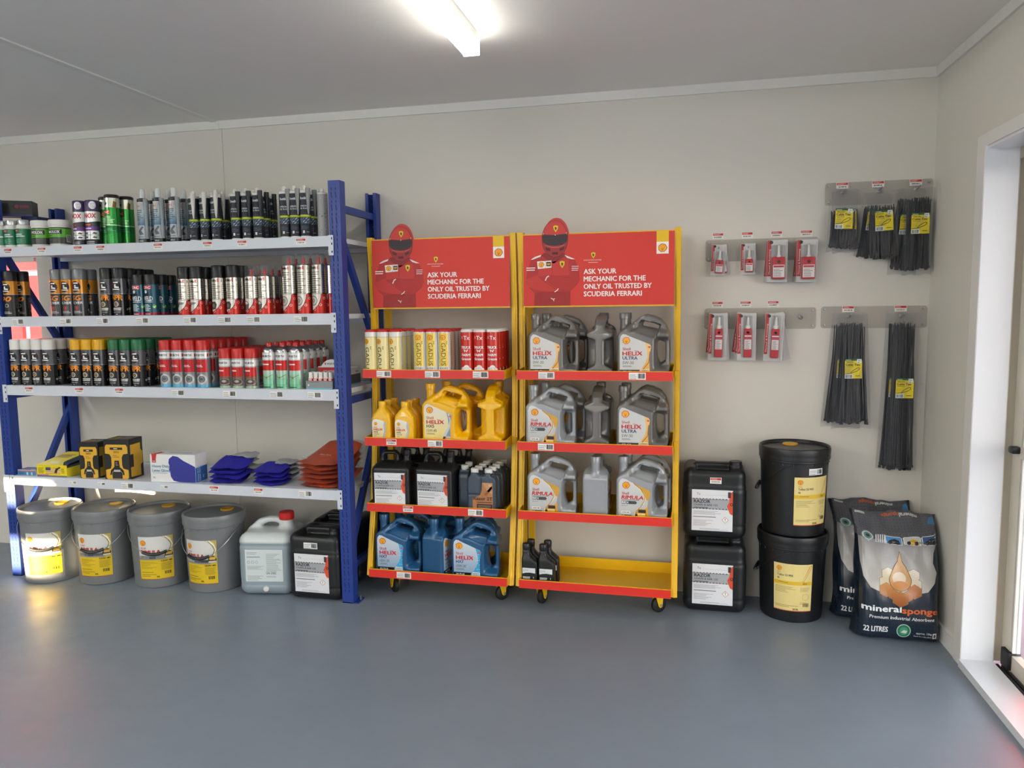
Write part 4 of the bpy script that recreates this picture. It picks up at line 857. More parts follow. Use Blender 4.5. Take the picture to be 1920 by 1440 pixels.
ju0.put((-1.618, Yj, TZ[3]), 0, 'dark grey oil jug with 0W-30 label, front left, right stand top tray'); ju0.put((-1.592, Yj + .122, TZ[3]), 0, 'dark grey oil jug directly behind the 0W-30 jug, right stand top tray')
ju5.put((-1.412, -.27, TZ[3]), -90, 'dark grey oil jug turned handle-first, middle of right stand top tray')
ju5.put((-1.222, Yj, TZ[3]), 0, 'dark grey oil jug with 5W-30 label, front right, right stand top tray'); ju5.put((-1.222, Yj + .122, TZ[3]), 0, 'dark grey oil jug behind the 5W-30 jug, right stand top tray')
jri.put((-1.632, Yj, TZ[2]), 0, 'silver grey jug with truck label, front left, right stand second tray'); jri.put((-1.602, Yj + .122, TZ[2]), 0, 'silver grey jug behind the truck-label jug, right stand second tray')
ju5.put((-1.425, -.27, TZ[2]), -90, 'dark grey oil jug turned handle-first, middle of right stand second tray')
ju5.put((-1.225, Yj, TZ[2]), 0, 'dark grey oil jug with 5W-30 label, right stand second tray'); ju5.put((-1.222, Yj + .122, TZ[2]), 0, 'dark grey oil jug behind the labelled one, right of second tray')
jri.put((-1.628, Yj, TZ[1]), 0, 'silver grey jug with truck label, left, right stand third tray')
jri.put((-1.430, -.278, TZ[1]), 90, 'silver grey jug turned spout-first, middle of right stand third tray')
jri.put((-1.225, Yj, TZ[1]), 0, 'silver grey jug with truck label, front right, right stand third tray'); jri.put((-1.214, Yj + .122, TZ[1]), 0, 'silver grey jug behind right truck-label jug, third tray')
jx5.put((-2.125, Yj, TZ[2]), 0, 'large yellow oil jug with white and red label, left stand'); jx5.put((-2.085, Yj + .122, TZ[2]), 0, 'large yellow oil jug directly behind the labelled one, left stand')
jx5.put((-1.915, -.27, TZ[2]), -90, 'large yellow oil jug turned handle-first beside right post, left stand')
jx7.put((-2.378, Yj, TZ[0]), 0, 'blue oil jug with 10W-30 label, left of left stand bottom tray'); jx7.put((-2.35, Yj + .122, TZ[0]), 0, 'blue oil jug behind left labelled jug, left stand bottom tray')
jx7.put((-2.178, -.285, TZ[0]), 78, 'blue oil jug turned spout-first, middle of left stand bottom tray')
jx7.put((-1.995, Yj, TZ[0]), 0, 'blue oil jug with 10W-30 label, right of left stand bottom tray'); jx7.put((-2.03, Yj + .122, TZ[0]), 0, 'blue oil jug behind right labelled jug, left stand bottom tray')

# one litre yellow bottles
def litre():
    out = [(-.048, .005), (-.044, 0), (.044, 0), (.048, .005), (.048, .118), (.042, .138), (.024, .160), (.014, .168), (-.018, .168), (-.030, .156), (-.044, .138), (-.048, .12)]
    def f(X, Y, Z):
        b = smax(polysdf(X, Z, out), np.abs(Y) - (.031 - .010 * ss(Z, .12, .165)), .016)
        return smin(b, np.maximum(np.sqrt((X + .002) ** 2 + Y ** 2) - .0165, np.abs(Z - .17) - .022), .006)
    mb = solid(f, (-.05, -.034, -.002), (.05, .034, .194), .004)
    A = Art(31); A.poly([(-42, 8), (-42, 104), (-36, 116), (-24, 120), (8, 114), (18, 108), (14, 86), (20, 60), (8, 34), (4, 8)], '#F2D766', 1, '#EDEAE0'); A.poly([(18, 108), (26, 104), (26, 60), (10, 8), (0, 8), (10, 40), (18, 64), (14, 88)], '#B9C0C6', 2)
    A.pecten(-24, 98, 8, 3); A.text('Shell', -34, 78, 6, '#C9352A', 4, .01, 'l', 15); A.text('HELIX', -34, 66, 9, '#D1261E', 4, .05, 'l', 44); A.text('HX5', -34, 55, 7.5, '#2A2F3E', 4, .03, 'l', 20); A.text('15W-40', -34, 45, 6.5, '#55585E', 4, 0, 'l', 26); A.lines(-34, 38, -10, 42, 1, '#6B6E74', 4, .4)
    def g():
        t = shell_of('oil_bottle', 'bottle'); mb.obj('bottle_body', ym, t, smooth=50)
        MB().lathe([(.018, .176), (.0185, .178), (.0185, .198), (.017, .201), (0, .201)], 20, c=(-.002, 0)).obj('screw_cap', ym, t, fix=True); A.obj('label', GLOSS, t, flat(-.0315), dz=.0002); return t
    return Kind(g)
k = litre()
for j, rw in enumerate(('front', 'middle', 'rear')):
    for x, sd in ((-2.437, 'left'), (-2.323, 'right')): k.put((x + .003 * j, -.372 + .068 * j, TZ[2]), 0, 'small yellow oil bottle, %s of the %s pair, left stand second tray' % (sd, rw), 'small yellow oil bottles')

# black one litre bottles, offset neck
def blackbottle():
    out = [(0, .004), (.003, 0), (.072, 0), (.075, .004), (.075, .098), (.072, .112), (.042, .140), (.037, .150), (.037, .168), (.004, .168), (.004, .140), (0, .126)]
    mb = solid(lambda X, Y, Z: smax(polysdf(X, Z, out), np.abs(Y) - (.024 - .006 * ss(Z, .11, .16)), .012), (-.002, -.027, -.002), (.078, .027, .172), .0036)
    A = Art(32); A.rect(6, 56, 66, 84, '#DCE2E2'); A.text('TX', 22, 70, 6, '#55585A', 3, 0, 'l', 12); A.ring(15, 73, 5, 1.2, '#77797C', 3, 12); A.poly([(6, 56), (66, 56), (66, 60), (40, 63), (20, 61), (6, 57)], '#16181A', 3)
    A.lines(8, 34, 48, 46, 2, '#E4E4E2', 3, .5, .8); A.lines(8, 25, 46, 29, 1, '#A83A36', 3, .5); A.rect(56, 36, 59, 44, '#C9C9C9', 3); A.lines(6, 12, 66, 17, 1, '#D8D8D6', 3, .6)
    def g():
        t = shell_of('fluid_bottle', 'bottle'); mb.obj('bottle_body', black, t, (-.0375, 0, 0), smooth=50)
        c = MB().lathe([(.0175, .164), (.0185, .166), (.0185, .188), (.0165, .193), (0, .194)], 20, c=(.0205 - .0375, 0)); c.obj('screw_cap', black, t, fix=True); A.obj('label', PAPER, t, flat(-.0245, -.0375), dz=.0002); return t
    return Kind(g)
k = blackbottle()
for j, rw in enumerate(('front', 'rear')):
    for x, sd in ((-1.731, 'left'), (-1.652, 'right')): k.put((x + .01 * j, -.375 + .06 * j, TZ[0]), 0, 'small black fluid bottle, %s %s of four on right stand bottom tray' % (rw, sd), 'small black fluid bottles')

# black five litre cans with hoop handle
def razor_label(A, w, h, small=False):
    A.rect(0, 0, w, h, '#E4E5E8'); s = w / 100.
    A.rect(0, h * .54, w, h * .78, '#A9ABB0', 2)
    for yy in (h * .54, h * .78):
        A.line([(0, yy), (w * .9, yy - h * .01)], 1.6, '#4A4A4C', 3)
        for i in range(11): A.rect(w * (.03 + i * .08), yy - 2.2, w * (.06 + i * .08), yy + 2.2, '#3A3A3C', 3)
    A.text('Tx', w * .12, h * .87, h * .055, '#55585C', 4, 0, 'l'); A.rect(w * .25, h * .87, w * .85, h * .873, '#8A8C90', 3)
    A.poly([(w, h * .98), (w * .9, h * .9), (w * .92, h * .74), (w * .86, h * .62), (w * .93, h * .44), (w, h * .4)], '#D8502E', 4); A.rect(w * .88, h * .82, w * .95, h * .96, '#3E3238', 5); A.ring(w * .97, h * .66, w * .04, w * .018, '#2E2628', 5, 12)
    A.text('RAZOR', w * .05, h * .68, h * .075, '#2C2C30', 5, .04, 'l', w * .4); A.text('CHAIN & BAR 125', w * .05, h * .61, h * .045, '#2C2C30', 5, .02, 'l', w * .58); A.lines(w * .05, h * .555, w * .5, h * .59, 1, '#55575C', 5, .5)
    A.lines(w * .04, h * .40, w * .84, h * .50, 4, '#9A9CA2', 3, .35); A.lines(w * .04, h * .33, w * .6, h * .36, 1, '#6E7076', 3, .6); A.lines(w * .04, h * .12, w * .56, h * .28, 6, '#A6A8AE', 3, .35); A.lines(w * .2, h * .03, w * .9, h * .07, 2, '#A6A8AE', 3, .4)
    A.hazard(w * .82, h * .28, w * .085); return A
def can5():
    out = [(0, .006), (.005, 0), (.183, 0), (.188, .006), (.188, .190), (.183, .205), (.176, .222), (.176, .262), (.146, .262), (.142, .226), (.128, .226), (.122, .262), (.108, .278), (.052, .278), (.034, .262), (.026, .232), (.006, .207), (0, .192)]
    hole = [(.050, .228), (.056, .258), (.104, .258), (.108, .250), (.100, .228)]
    def f(X, Y, Z):
        hd = .068 - .046 * ss(Z, .196, .236); return smax(np.maximum(polysdf(X, Z, out), -polysdf(X, Z, hole)), np.abs(Y) - hd, .022)
    mb = solid(f, (-.003, -.072, -.003), (.192, .072, .281), .0048)
    A = razor_label(Art(33), 150, 166)
    def g():
        t = shell_of('oil_can', 'oil can'); mb.obj('can_body', black, t, (-.094, 0, 0), smooth=50)
        MB().lathe([(.018, .256), (.0185, .258), (.0185, .28), (.017, .282), (0, .282)], 20, c=(.161 - .094, 0)).obj('screw_cap', black, t, fix=True); A.obj('label', PAPER, t, flat(-.0683, -.078, .014), dz=.0002); return t
    return Kind(g)
k = can5()
k.put((-2.402, -.335, TZ[1]), 4, 'black oil can with wide white label, front left, left stand third tray'); k.put((-2.36, -.18, TZ[1]), 2, 'black oil can behind the left one, left stand third tray')
k.put((-2.182, -.335, TZ[1]), -3, 'black oil can with white saw-chain label, front middle, left stand third tray'); k.put((-2.14, -.18, TZ[1]), 0, 'black oil can behind the middle one, left stand third tray')

# twin-neck measuring bottles
def twin():
    out = [(0, .004), (.003, 0), (.131, 0), (.135, .004), (.135, .158), (.128, .176), (.110, .184), (.110, .196), (.084, .196), (.084, .184), (.064, .180), (.056, .183), (.052, .186), (.044, .196), (.018, .196), (.014, .184), (.004, .172), (0, .16)]
    def f(X, Y, Z):
        hd = .026 + 0 * X; hd = hd - .005 * ss(-np.abs(X - .063), -.005, 0) * ss(Z, .085, .095); hd = hd - .005 * ss(-np.abs(Z - .095), -.004, 0) * (1 - ss(X, .05, .066))
        return smax(polysdf(X, Z, out), np.abs(Y) - hd, .01)
    mb = solid(f, (-.002, -.029, -.002), (.138, .029, .2), .0038); m = M('smoky_blue_plastic', '#3F4A57', .25, noise=.1)
    A = Art(34); A.poly([(26, 8), (122, 8), (122, 152), (72, 152), (70, 118), (62, 94), (44, 84), (26, 80)], '#B5794A'); A.poly([(74, 150), (120, 150), (120, 100), (96, 112)], '#C89466', 2); A.poly([(80, 96), (118, 140), (120, 126), (92, 92)], '#8E5A34', 2)
    A.text('Tx', 110, 134, 10, '#F0E0D0', 4, .02, 'c'); A.text('Razor 2T', 30, 70, 15, '#221A16', 5, .03, 'l', 90); A.lines(46, 58, 120, 65, 1, '#4A3020', 4, .5, .9); A.rect(46, 26, 120, 52, '#3A2A24', 3); A.lines(52, 32, 116, 48, 3, '#A08870', 4, .4)
    def g():
        t = shell_of('mixing_bottle', 'bottle'); mb.obj('bottle_body', m, t, (-.0675, 0, 0), smooth=50)
        for cx in (.031, .097): MB().lathe([(.0175, .192), (.018, .194), (.018, .211), (.0165, .213), (0, .213)], 20, c=(cx - .0675, 0)).obj('screw_cap', whitep, t, fix=True)
        A.obj('label', PAPER, t, flat(-.0267, -.0675), dz=.0002); return t
    return Kind(g)
k = twin()
for j in range(5): k.put((-1.952 + .004 * j, -.375 + .056 * j, TZ[1]), 0, 'twin-neck smoky oil bottle, white caps, %s of right file, left stand third tray' % (ORD[j] if j else 'front'), 'twin-neck bottles')
k.put((-2.055, -.275, TZ[1]), 90, 'twin-neck smoky oil bottle turned sideways beside black can, left stand third tray', 'twin-neck bottles')

# ------------------------------------------------------------------ pails
def pail_prof(z): return .133 + .0115 * min(1, z / .34)
def pail(mat, art, name='oil_pail', grip=black, cap='#D9A516', hrot=0):
    def g():
        t = shell_of(name, 'pail')
        MB().lathe([(.128, 0), (.132, .004), (.133, .012), (.1438, .325), (.147, .328), (.147, .338), (.145, .341)], 40).obj('pail_body', mat, t, fix=True)
        ld = MB().lathe([(.1455, .332), (.1505, .334), (.1515, .345), (.1505, .352), (.1515, .358), (.152, .378), (.1495, .386), (.145, .388), (.141, .384), (.139, .374), (.06, .373), (0, .3735)], 48).obj('lid', mat, t, fix=True)
        sp = MB().lathe([(.034, .3725), (.034, .378), (.030, .380), (.028, .3795), (0, .380)], 20, c=(.03, .075)); sp.obj('spout_cap', M('pail_spout_yellow', cap, .4), ld, fix=True)
        rb = MB()
        for i in range(20): a = 2 * pi * i / 20; rb.box(-.0015, -.1462, .318, .0015, -.1435, .328) if i == 0 else None; p = (sin(a) * .1445, -cos(a) * .1445); rb.add([(p[0] - .002, p[1] - .002, .316), (p[0] + .002, p[1] - .002, .316), (p[0] + .002, p[1] + .002, .316), (p[0] - .002, p[1] + .002, .316), (p[0], p[1], .328)], [(3, 2, 1, 0), (0, 1, 4), (1, 2, 4), (2, 3, 4), (3, 0, 4)])
        rb.obj('rim_gusset', mat, t, smooth=0)
        path = [(.148 * cos(a), -.158 * sin(a) ** .8 if 0 < a < pi else 0, .318 - .135 * max(0, sin(a)) ** 1.3) for a in [pi * i / 24 for i in range(25)]]
        h = MB().tube(path, .0018, 6).obj('wire_handle', steel if hrot == 0 else black, t, (0, 0, 0), (0, 0, R(hrot)))
        mid = [p for p in path if abs(p[0]) < .06]; MB().tube(mid, .008, 8).obj('hand_grip', grip, h)
        art.obj('label', PAPER, t, bendcone(lambda v: pail_prof(v) + .0008), su=138 * 2 * pi / 80, dz=.0002); return t
    return Kind(g)
def art_pail():
    A = Art(40); x0, x1 = -84, 84; A.rect(x0, 48, x1, 270, '#E3C21C'); A.rect(x0, 158, x1, 270, '#DDDDD9', 2); A.rect(x0, 150, x1, 172, '#8C8E90', 2)
    A.poly([(30, 270), (x1, 270), (x1, 150), (56, 150), (40, 172), (62, 196), (72, 222), (56, 252)], '#C9B458', 3); A.poly([(36, 270), (60, 250), (76, 224), (68, 196), (44, 172), (50, 168), (74, 192), (82, 224), (70, 256), (52, 270)], '#F1EEE0', 4); A.line([(44, 268), (68, 240), (74, 218), (60, 188)], 3, '#8E7A34', 5)
    A.pecten(-58, 238, 15, 4); A.text('Shell', -70, 208, 9, '#C9352A', 4, .01, 'l', 26); A.text('RIMULA', -70, 184, 17, '#C4261E', 4, .05, 'l', 94)
    A.poly([(40, 160), (78, 160), (82, 174), (70, 192), (46, 188)], '#3A3226', 5); A.rect(48, 172, 76, 186, '#E8B84A', 6); A.rect(44, 158, 78, 166, '#D9D4C4', 6); A.rect(-30, 156, 0, 166, '#5A5C5E', 4)
    A.text('15W-40', 26, 138, 9, '#2A2A22', 5, .04, 'l', 50); A.lines(-76, 104, 10, 144, 6, '#8E7A1C', 4, .25, .4); A.lines(24, 96, 78, 134, 9, '#8A7820', 4, .35, .8); A.lines(-76, 84, 6, 96, 1, '#8E7A1C', 4, .25)
    A.bars(40, 72, 70, 88, '#3A3418', 9); A.lines(-76, 64, 4, 80, 2, '#7A6A1C', 4, .3); A.text('20L', 0, 58, 8, '#2E2A18', 4, .04, 'l'); A.rect(x0, 48, x1, 50, '#C9342A', 4); return A
k = pail(M('grey_pail', '#7B7E80', .38, .1), art_pail(), 'oil_pail')
for x, y, rz, lb in ((-4.32, -.42, 25, 'grey oil pail with yellow label in the sunlight patch by blue post'), (-4.02, -.38, 16, 'grey oil pail with yellow label, second from the sunlit blue post'), (-3.70, -.36, 26, 'grey oil pail with yellow label, third from the sunlit blue post'), (-3.38, -.36, 2, 'grey oil pail with yellow label beside the translucent canister')): k.put((x, y, 0), rz, lb, 'grey oil pails on the floor')
def art_hyd(wd=82):
    A = Art(41); A.rect(-wd, 54, wd, 268, '#E9D58C'); A.pecten(-58, 246, 11, 4); A.text('Shell', -66, 226, 5, '#B0762A', 4, 0, 'l', 14); A.text('Tellus S2 MX', -66, 212, 9, '#3A3A3C', 4, .02, 'l', 66); A.text('46', -66, 198, 7, '#3A3A3C', 4, .03, 'l'); A.rect(-wd, 174, wd, 190, '#E6BC2C', 3); A.rect(-60, 182, -20, 185, '#A8842A', 4); A.text('SDV', 40, 178, 7, '#55421A', 4, .02, 'l')
    A.poly([(38, 190), (46, 190), (80, 258), (76, 266), (66, 256)], '#D9A83A', 3); A.line([(42, 192), (74, 258)], 2.5, '#F3E6B4', 4); A.lines(-74, 138, 16, 168, 6, '#A5945C', 4, .3, .4); A.lines(30, 146, 76, 166, 5, '#A5945C', 4, .3); A.ring(54, 120, 15, 1.2, '#B5A468', 4, 18); A.lines(30, 88, 62, 100, 2, '#A5945C', 4, .3); A.bars(44, 76, 70, 92, '#4A4228', 9)
    A.lines(-74, 72, 30, 84, 2, '#8E7E4C', 4, .3); A.text('20.0L', 0, 60, 8, '#3A3424', 4, .03, 'l'); A.rect(-wd, 54, wd, 57, '#C4452A', 4); return A
k2 = pail(black, art_hyd(), 'hydraulic_oil_pail', hrot=-98)
k2.put((-.565, -.155, 0), -4, 'black pail with cream label on the floor, lower of two stacked', 'stacked black pails')
up_ = k2.put((-.565, -.155, .386), 28, 'black pail with cream label and ticket, upper of two stacked', 'stacked black pails')
[c for c in up_.children if c.name.startswith('wire_handle')][0].rotation_euler.z = R(-128)
ticket_p = Art(44); ticket_p.rect(-34, -14, 34, 14, '#EDEDEA'); ticket_p.lines(-31, -11, 0, 11, 3, '#77777A', 3, .25, .7); ticket_p.bars(4, -9, 30, 10)
ticket_p.obj('price_ticket', PAPER, up_, lambda u, v, l: (sin((u + .008) / .144) * (.1452 + l), -cos((u + .008) / .144) * (.1452 + l), .292 + v), su=5)

# ------------------------------------------------------------------ black twenty litre canisters
def can20():
    c = (.145, .0, .173)
    def f(X, Y, Z):
        b = rboxsdf(X, Y, Z, (0, 0, .165), (.140, .122, .165), .042)
        b = np.maximum(b, -(np.abs(Z - .062) - .003) + np.where(b > -.004, 0, 9)) if False else b + .003 * np.exp(-((Z - .066) / .004) ** 2) + .0035 * np.exp(-((Z - .232) / .005) ** 2)
        b = b + .004 * ss(Z, .236, .25)
        top_ = np.maximum(np.maximum(np.abs(X + .005) - .075, np.abs(Y) - .10), .298 - Z)
        b = smax(b, -top_, .012)
        bar = np.maximum(np.maximum(np.abs(X + .005) - .08, np.abs(Y) - .016), np.abs(Z - .318) - .012) - .004
        nk = np.maximum(np.sqrt((X - .092) ** 2 + (Y + .062) ** 2) - .03, np.abs(Z - .325) - .012)
        post = np.maximum(np.abs(np.abs(X + .005) - .066) - .012, np.maximum(np.abs(Y) - .015, np.abs(Z - .305) - .02))
        return smin(smin(smin(b, bar, .006), post, .006), nk, .005)
    mb = solid(f, (-.143, -.125, -.003), (.143, .125, .342), .0062)
    A = razor_label(Art(50), 178, 188)
    def g():
        t = shell_of('oil_canister', 'canister'); mb.obj('canister_body', black, t, smooth=55)
        MB().lathe([(.026, .330), (.028, .332), (.028, .350), (.025, .353), (0, .353)], 20, c=(.092, -.062)).obj('screw_cap', black, t, fix=True)
        A.obj('label', PAPER, t, flat(-.1224, -.098, .042), dz=.0002); return t
    return Kind(g)
k = can20()
k.put((-.905, -.128, 0), 0, 'black canister with white saw-chain label, lower of stacked pair beside stand', 'black canisters')
cu = k.put((-.911, -.128, .343), 0, 'black canister with white saw-chain label, upper of stacked pair beside stand', 'black canisters')
def stick(par, kd, x, y, z, s): ticket(kd, par, flat(y, x, z), s)
stick(cu, 'r', .005, -.1222, .272, 61)
c3 = k.put((-2.775, -.352, 0), 0, 'black canister with white label on the floor just inside blue post', 'black canisters'); stick(c3, 'b', -.01, -.1222, .272, 62)
k.put((-2.785, -.105, 0), 0, 'black canister in shade behind the labelled one, under bottom shelf', 'black canisters')

# ------------------------------------------------------------------ translucent canister with red cap
def milky():
    m = M('milky_canister', '#B9C4C6', .32, noise=.02, coat=.2); nt = m.node_tree; b = nt.nodes['Principled BSDF']
    tc = nt.nodes['Texture Coordinate']; sp = nt.nodes.new('ShaderNodeSeparateXYZ'); nt.links.new(tc.outputs['Object'], sp.inputs[0])
    cr = nt.nodes.new('ShaderNodeValToRGB'); e = cr.color_ramp.elements; e[0].position = .262; e[0].color = lin('#93A1A8') + (1,); e[1].position = .272; e[1].color = lin('#CBD2D0') + (1,)
    nt.links.new(sp.outputs['Z'], cr.inputs[0]); nt.links.new(cr.outputs[0], b.inputs['Base Color']); b.inputs['Subsurface Weight'].default_value = .0
    hnd = [(-.125, .278), (-.118, .31), (-.07, .352), (-.02, .366), (.03, .366), (.045, .352), (.045, .33), (.015, .338), (-.015, .338), (-.052, .322), (-.075, .29), (-.075, .27)]
    def f(X, Y, Z):
        b = rboxsdf(X, Y, Z, (0, 0, .155), (.135, .135, .155), .045) + .003 * np.exp(-((Z - .075) / .004) ** 2) + .003 * np.exp(-((Z - .058) / .004) ** 2) + .004 * np.exp(-((Z - .252) / .006) ** 2)
        b = b + .25 * np.maximum(Z - .27, 0) * 0
        h = smax(polysdf(X, Z, hnd), np.abs(Y) - .020, .014)
        nk = np.maximum(np.sqrt((X - .072) ** 2 + Y ** 2) - (.040 - .012 * ss(Z, .305, .34)), np.abs(Z - .325) - .03)
        return smin(smin(b, h, .018), nk, .02)
    t = thing('fluid_canister', 'translucent grey-blue canister with red cap and white label on the floor', 'canister', (-3.063, -.335, 0), 10)
    solid(f, (-.138, -.138, -.003), (.138, .138, .37), .0062).obj('canister_body', m, t, smooth=55)
    c = MB(); n = 36; pr = [(.034, .352), (.037, .354), (.037, .386), (.034, .390), (0, .390)]
    c.lathe(pr, n, c=(.072, 0)); c.obj('screw_cap', redp, t, fix=True)
    A = Art(51); A.rect(-95, 75, 92, 235, '#D5DEDE'); A.lines(-86, 212, -20, 226, 2, '#6E7678', 3, .25); A.lines(-86, 196, 20, 204, 1, '#6E7678', 3, .4)
    for x in (-78, -58, -38): A.ring(x, 172, 7, 1.2, '#55595C', 3, 12)
    A.lines(-86, 136, 0, 156, 4, '#8A9294', 3, .3); A.lines(10, 126, 84, 218, 15, '#8E9698', 3, .3, .5); A.text('UN 3082', 8, 112, 11, '#3A3E42', 4, .0, 'l', 50); A.lines(-86, 82, 0, 108, 4, '#8A9294', 3, .3); A.lines(8, 96, 60, 106, 2, '#8A9294', 3, .3)
    A.obj('label', PAPER, t, flat(-.1354), dz=.0002)
    A = Art(52); A.line([(-22, 150), (0, 190), (22, 150), (0, 110), (-22, 150)], 2, '#3E4648', 1); A.poly([(-10, 140), (0, 170), (8, 138)], '#3E4648', 1); A.obj('hazard_mark', PAPER, t, sideR(.1354, .02), dz=.0003)
    tp = MB(); tp.lathe([(0, 0), (.013, 0), (.014, .004), (.012, .008), (0, .009)], 16); tp.V = [(x + .005, -.134 - z, .038 + y) for x, y, z in tp.V]; tp.obj('tap_plug', whitep, t, fix=True)
milky()

# ------------------------------------------------------------------ boxes and gloves on the fourth shelf
Z4 = D[3]
def carton(name, label, cat, loc, rz, w, d, h, mat, prints, group=None, r=.0015):
    t = thing(name, label, cat, loc, rz, group)
    MB().rbox(-w / 2, 0, 0, w / 2, d, h, r, 1).obj('carton_body', mat, t, smooth=0)
    for nm, A, fm in prints: A.obj(nm, PAPER, t, fm, dz=.0002)
    return t
ybox = M('yellow_card', '#EBD512', .45); blackc = M('black_card', '#1B1B1B', .45); whitec = M('white_card', '#E4E4E2', .45)
t = thing('tool_box', 'yellow carton with raised lid and flag print, left end of fourth shelf', 'box', (-4.255, -.458, Z4), 2)
def wedge(z, y): return z + .028 * y / .22
m = MB(); m.box(-.09, 0, 0, .09, .22, .003).box(-.09, 0, .003, .09, .0025, .062).box(-.09, .2175, .003, .09, .22, .090).box(.0875, .0025, .003, .09, .2175, .05)
m.add([(-.09, .0025, .003), (-.0875, .0025, .003), (-.0875, .2175, .003), (-.09, .2175, .003), (-.09, .0025, .062), (-.0875, .0025, .062), (-.0875, .2175, .09), (-.09, .2175, .09)], [(0, 3, 2, 1), (4, 5, 6, 7), (0, 1, 5, 4), (1, 2, 6, 5), (2, 3, 7, 6), (3, 0, 4, 7)])
m.obj('carton_tray', ybox, t, smooth=0)
MB().rbox(-.07, .02, .004, .080, .20, .052, .012, 3).obj('tool_case', M('dark_blue_case', '#16202E', .3), t)
cut = [(.070, .001), (.052, .022), (.030, .05), (.026, .08), (.028, .22)]
v = [(-.09, 0, .0625), (.09, 0, .0625), (.09, .001, .0626)] + [(x, y, wedge(.0625, y)) for x, y in cut] + [(-.09, .22, .0905)]
n_ = len(v); lm = MB().add(v + [(x, y, z + .002) for x, y, z in v], [tuple(range(n_))[::-1], tuple(range(n_, 2 * n_))] + [(i, (i + 1) % n_, (i + 1) % n_ + n_, i + n_) for i in range(n_)])
lo_ = lm.obj('carton_lid', ybox, t, smooth=0)
fl_ = MB()
for (x0, y0), (x1, y1) in zip(cut, cut[1:]): fl_.add([(x0, y0, wedge(.062, y0)), (x1, y1, wedge(.062, y1)), (x1 + .012, y1, wedge(.045, y1)), (x0 + .012, y0, wedge(.045, y0))], [(0, 1, 2, 3)])
fl_.obj('lid_flap', M('blue_silver_flap', '#5C7088', .25, .4), t, smooth=0)
A = Art(60); A.lines(-84, 120, 10, 176, 4, '#7A3A1C', 2, .45, .8); A.poly([(-40, 20), (20, 24), (-6, 70), (-50, 60)], '#F4EE9C', 1); A.obj('lid_print', PAPER, lo_, lambda u, v, l: (u, v, wedge(.0648, v) + l), dz=.0002)
A = Art(61); A.rect(-90, 0, 90, 9, '#5A5E78', 1); A.rect(-90, 9, -20, 16, '#C98A8A', 2)
for i in range(7): A.rect(-36, 18 + i * 4.8, 52, 20.4 + i * 4.8, '#C4504A' if i % 2 == 0 else '#F0E6DC', 2)
A.rect(-36, 36, -6, 52, '#3B3F5C', 3); A.lines(-82, 20, -42, 52, 6, '#6E6420', 2, .4); A.poly([(14, 24), (30, 22), (36, 40), (56, 52), (48, 56), (24, 44)], '#2A2A26', 4); A.lines(58, 22, 82, 50, 5, '#6E6420', 2, .4)
A.obj('front_print', PAPER, t, flat(-.0004), dz=.0002)

def rug(name, lab, loc, rz, w, d, h):
    A = Art(62); W2 = w * 500; Hh = h * 1000; y_ = '#E3AE2C'; k = '#1E1D1B'
    A.poly([(-W2 * .9, Hh * .05), (-W2 * .78, Hh * .02), (W2 * .78, Hh * .02), (W2 * .9, Hh * .05), (W2 * .9, Hh * .82), (W2 * .78, Hh * .88), (-W2 * .78, Hh * .88), (-W2 * .9, Hh * .82)], y_)
    for sx in (-1, 1): A.poly([(sx * W2 * .98, Hh * .24), (sx * W2 * .5, Hh * .28), (sx * W2 * .42, Hh * .36), (sx * W2 * .42, Hh * .56), (sx * W2 * .55, Hh * .64), (sx * W2 * .98, Hh * .66)], k, 2)
    A.poly([(-W2 * .58, Hh * .12), (-W2 * .5, Hh * .24), (-W2 * .22, Hh * .32), (-W2 * .18, Hh * .48), (W2 * .18, Hh * .48), (W2 * .22, Hh * .32), (W2 * .5, Hh * .24), (W2 * .58, Hh * .12)], k, 3); A.poly([(-W2 * .4, Hh * .03), (-W2 * .4, Hh * .12), (-W2 * .28, Hh * .17), (W2 * .28, Hh * .17), (W2 * .4, Hh * .12), (W2 * .4, Hh * .03)], '#2A2927', 5)
    A.ring(0, Hh * .1, W2 * .46, 1.6, '#D9C06A', 4, 12, 0, 180); A.rect(-W2 * .5, Hh * .75, W2 * .5, Hh * .81, '#2A241C', 2); A.rect(-W2 * .2, Hh * .77, W2 * .1, Hh * .79, '#E8E0D0', 3); A.text('5055', 0, Hh * .67, Hh * .05, '#6E4E12', 3, .03, 'c'); A.lines(-W2 * .3, Hh * .56, W2 * .25, Hh * .64, 2, '#A47E22', 3, .4); A.rect(-W2 * .26, Hh * .2, W2 * .26, Hh * .25, '#C9C6C0', 6); A.lines(-W2 * .1, Hh * .36, W2 * .1, Hh * .46, 3, '#B99A3C', 4, .4)
    B = Art(63); Dd = d * 1000
    B.poly([(Dd * .08, Hh * .06), (Dd * .8, Hh * .03), (Dd * .8, Hh * .3), (Dd * .95, Hh * .34), (Dd * .95, Hh * .62), (Dd * .82, Hh * .7), (Dd * .82, Hh * .86), (Dd * .1, Hh * .86)], y_); B.rect(Dd * .0, Hh * .3, Dd * .3, Hh * .62, k, 2)
    C = Art(64); C.rect(-W2 * .8, Dd * .1, -W2 * .1, Dd * .7, '#A8862E'); C.rect(0, Dd * .2, W2 * .8, Dd * .8, '#77756E'); C.lines(-W2 * .7, Dd * .2, -W2 * .2, Dd * .6, 3, '#3A3222', 2, .4)
    carton(name, lab, 'box', loc, rz, w, d, h, blackc, [('front_print', A, flat(-.0003)), ('side_print', B, sideR(w / 2 + .0003)), ('top_print', C, top(h + .0003))])
rug('tool_carton', 'smaller black and yellow carton leaning beside the yellow flag box', (-4.03, -.45, Z4), 6, .106, .11, .188)
rug('tool_carton', 'larger black and yellow carton, right of the smaller one', (-3.866, -.445, Z4), 7, .136, .12, .206)
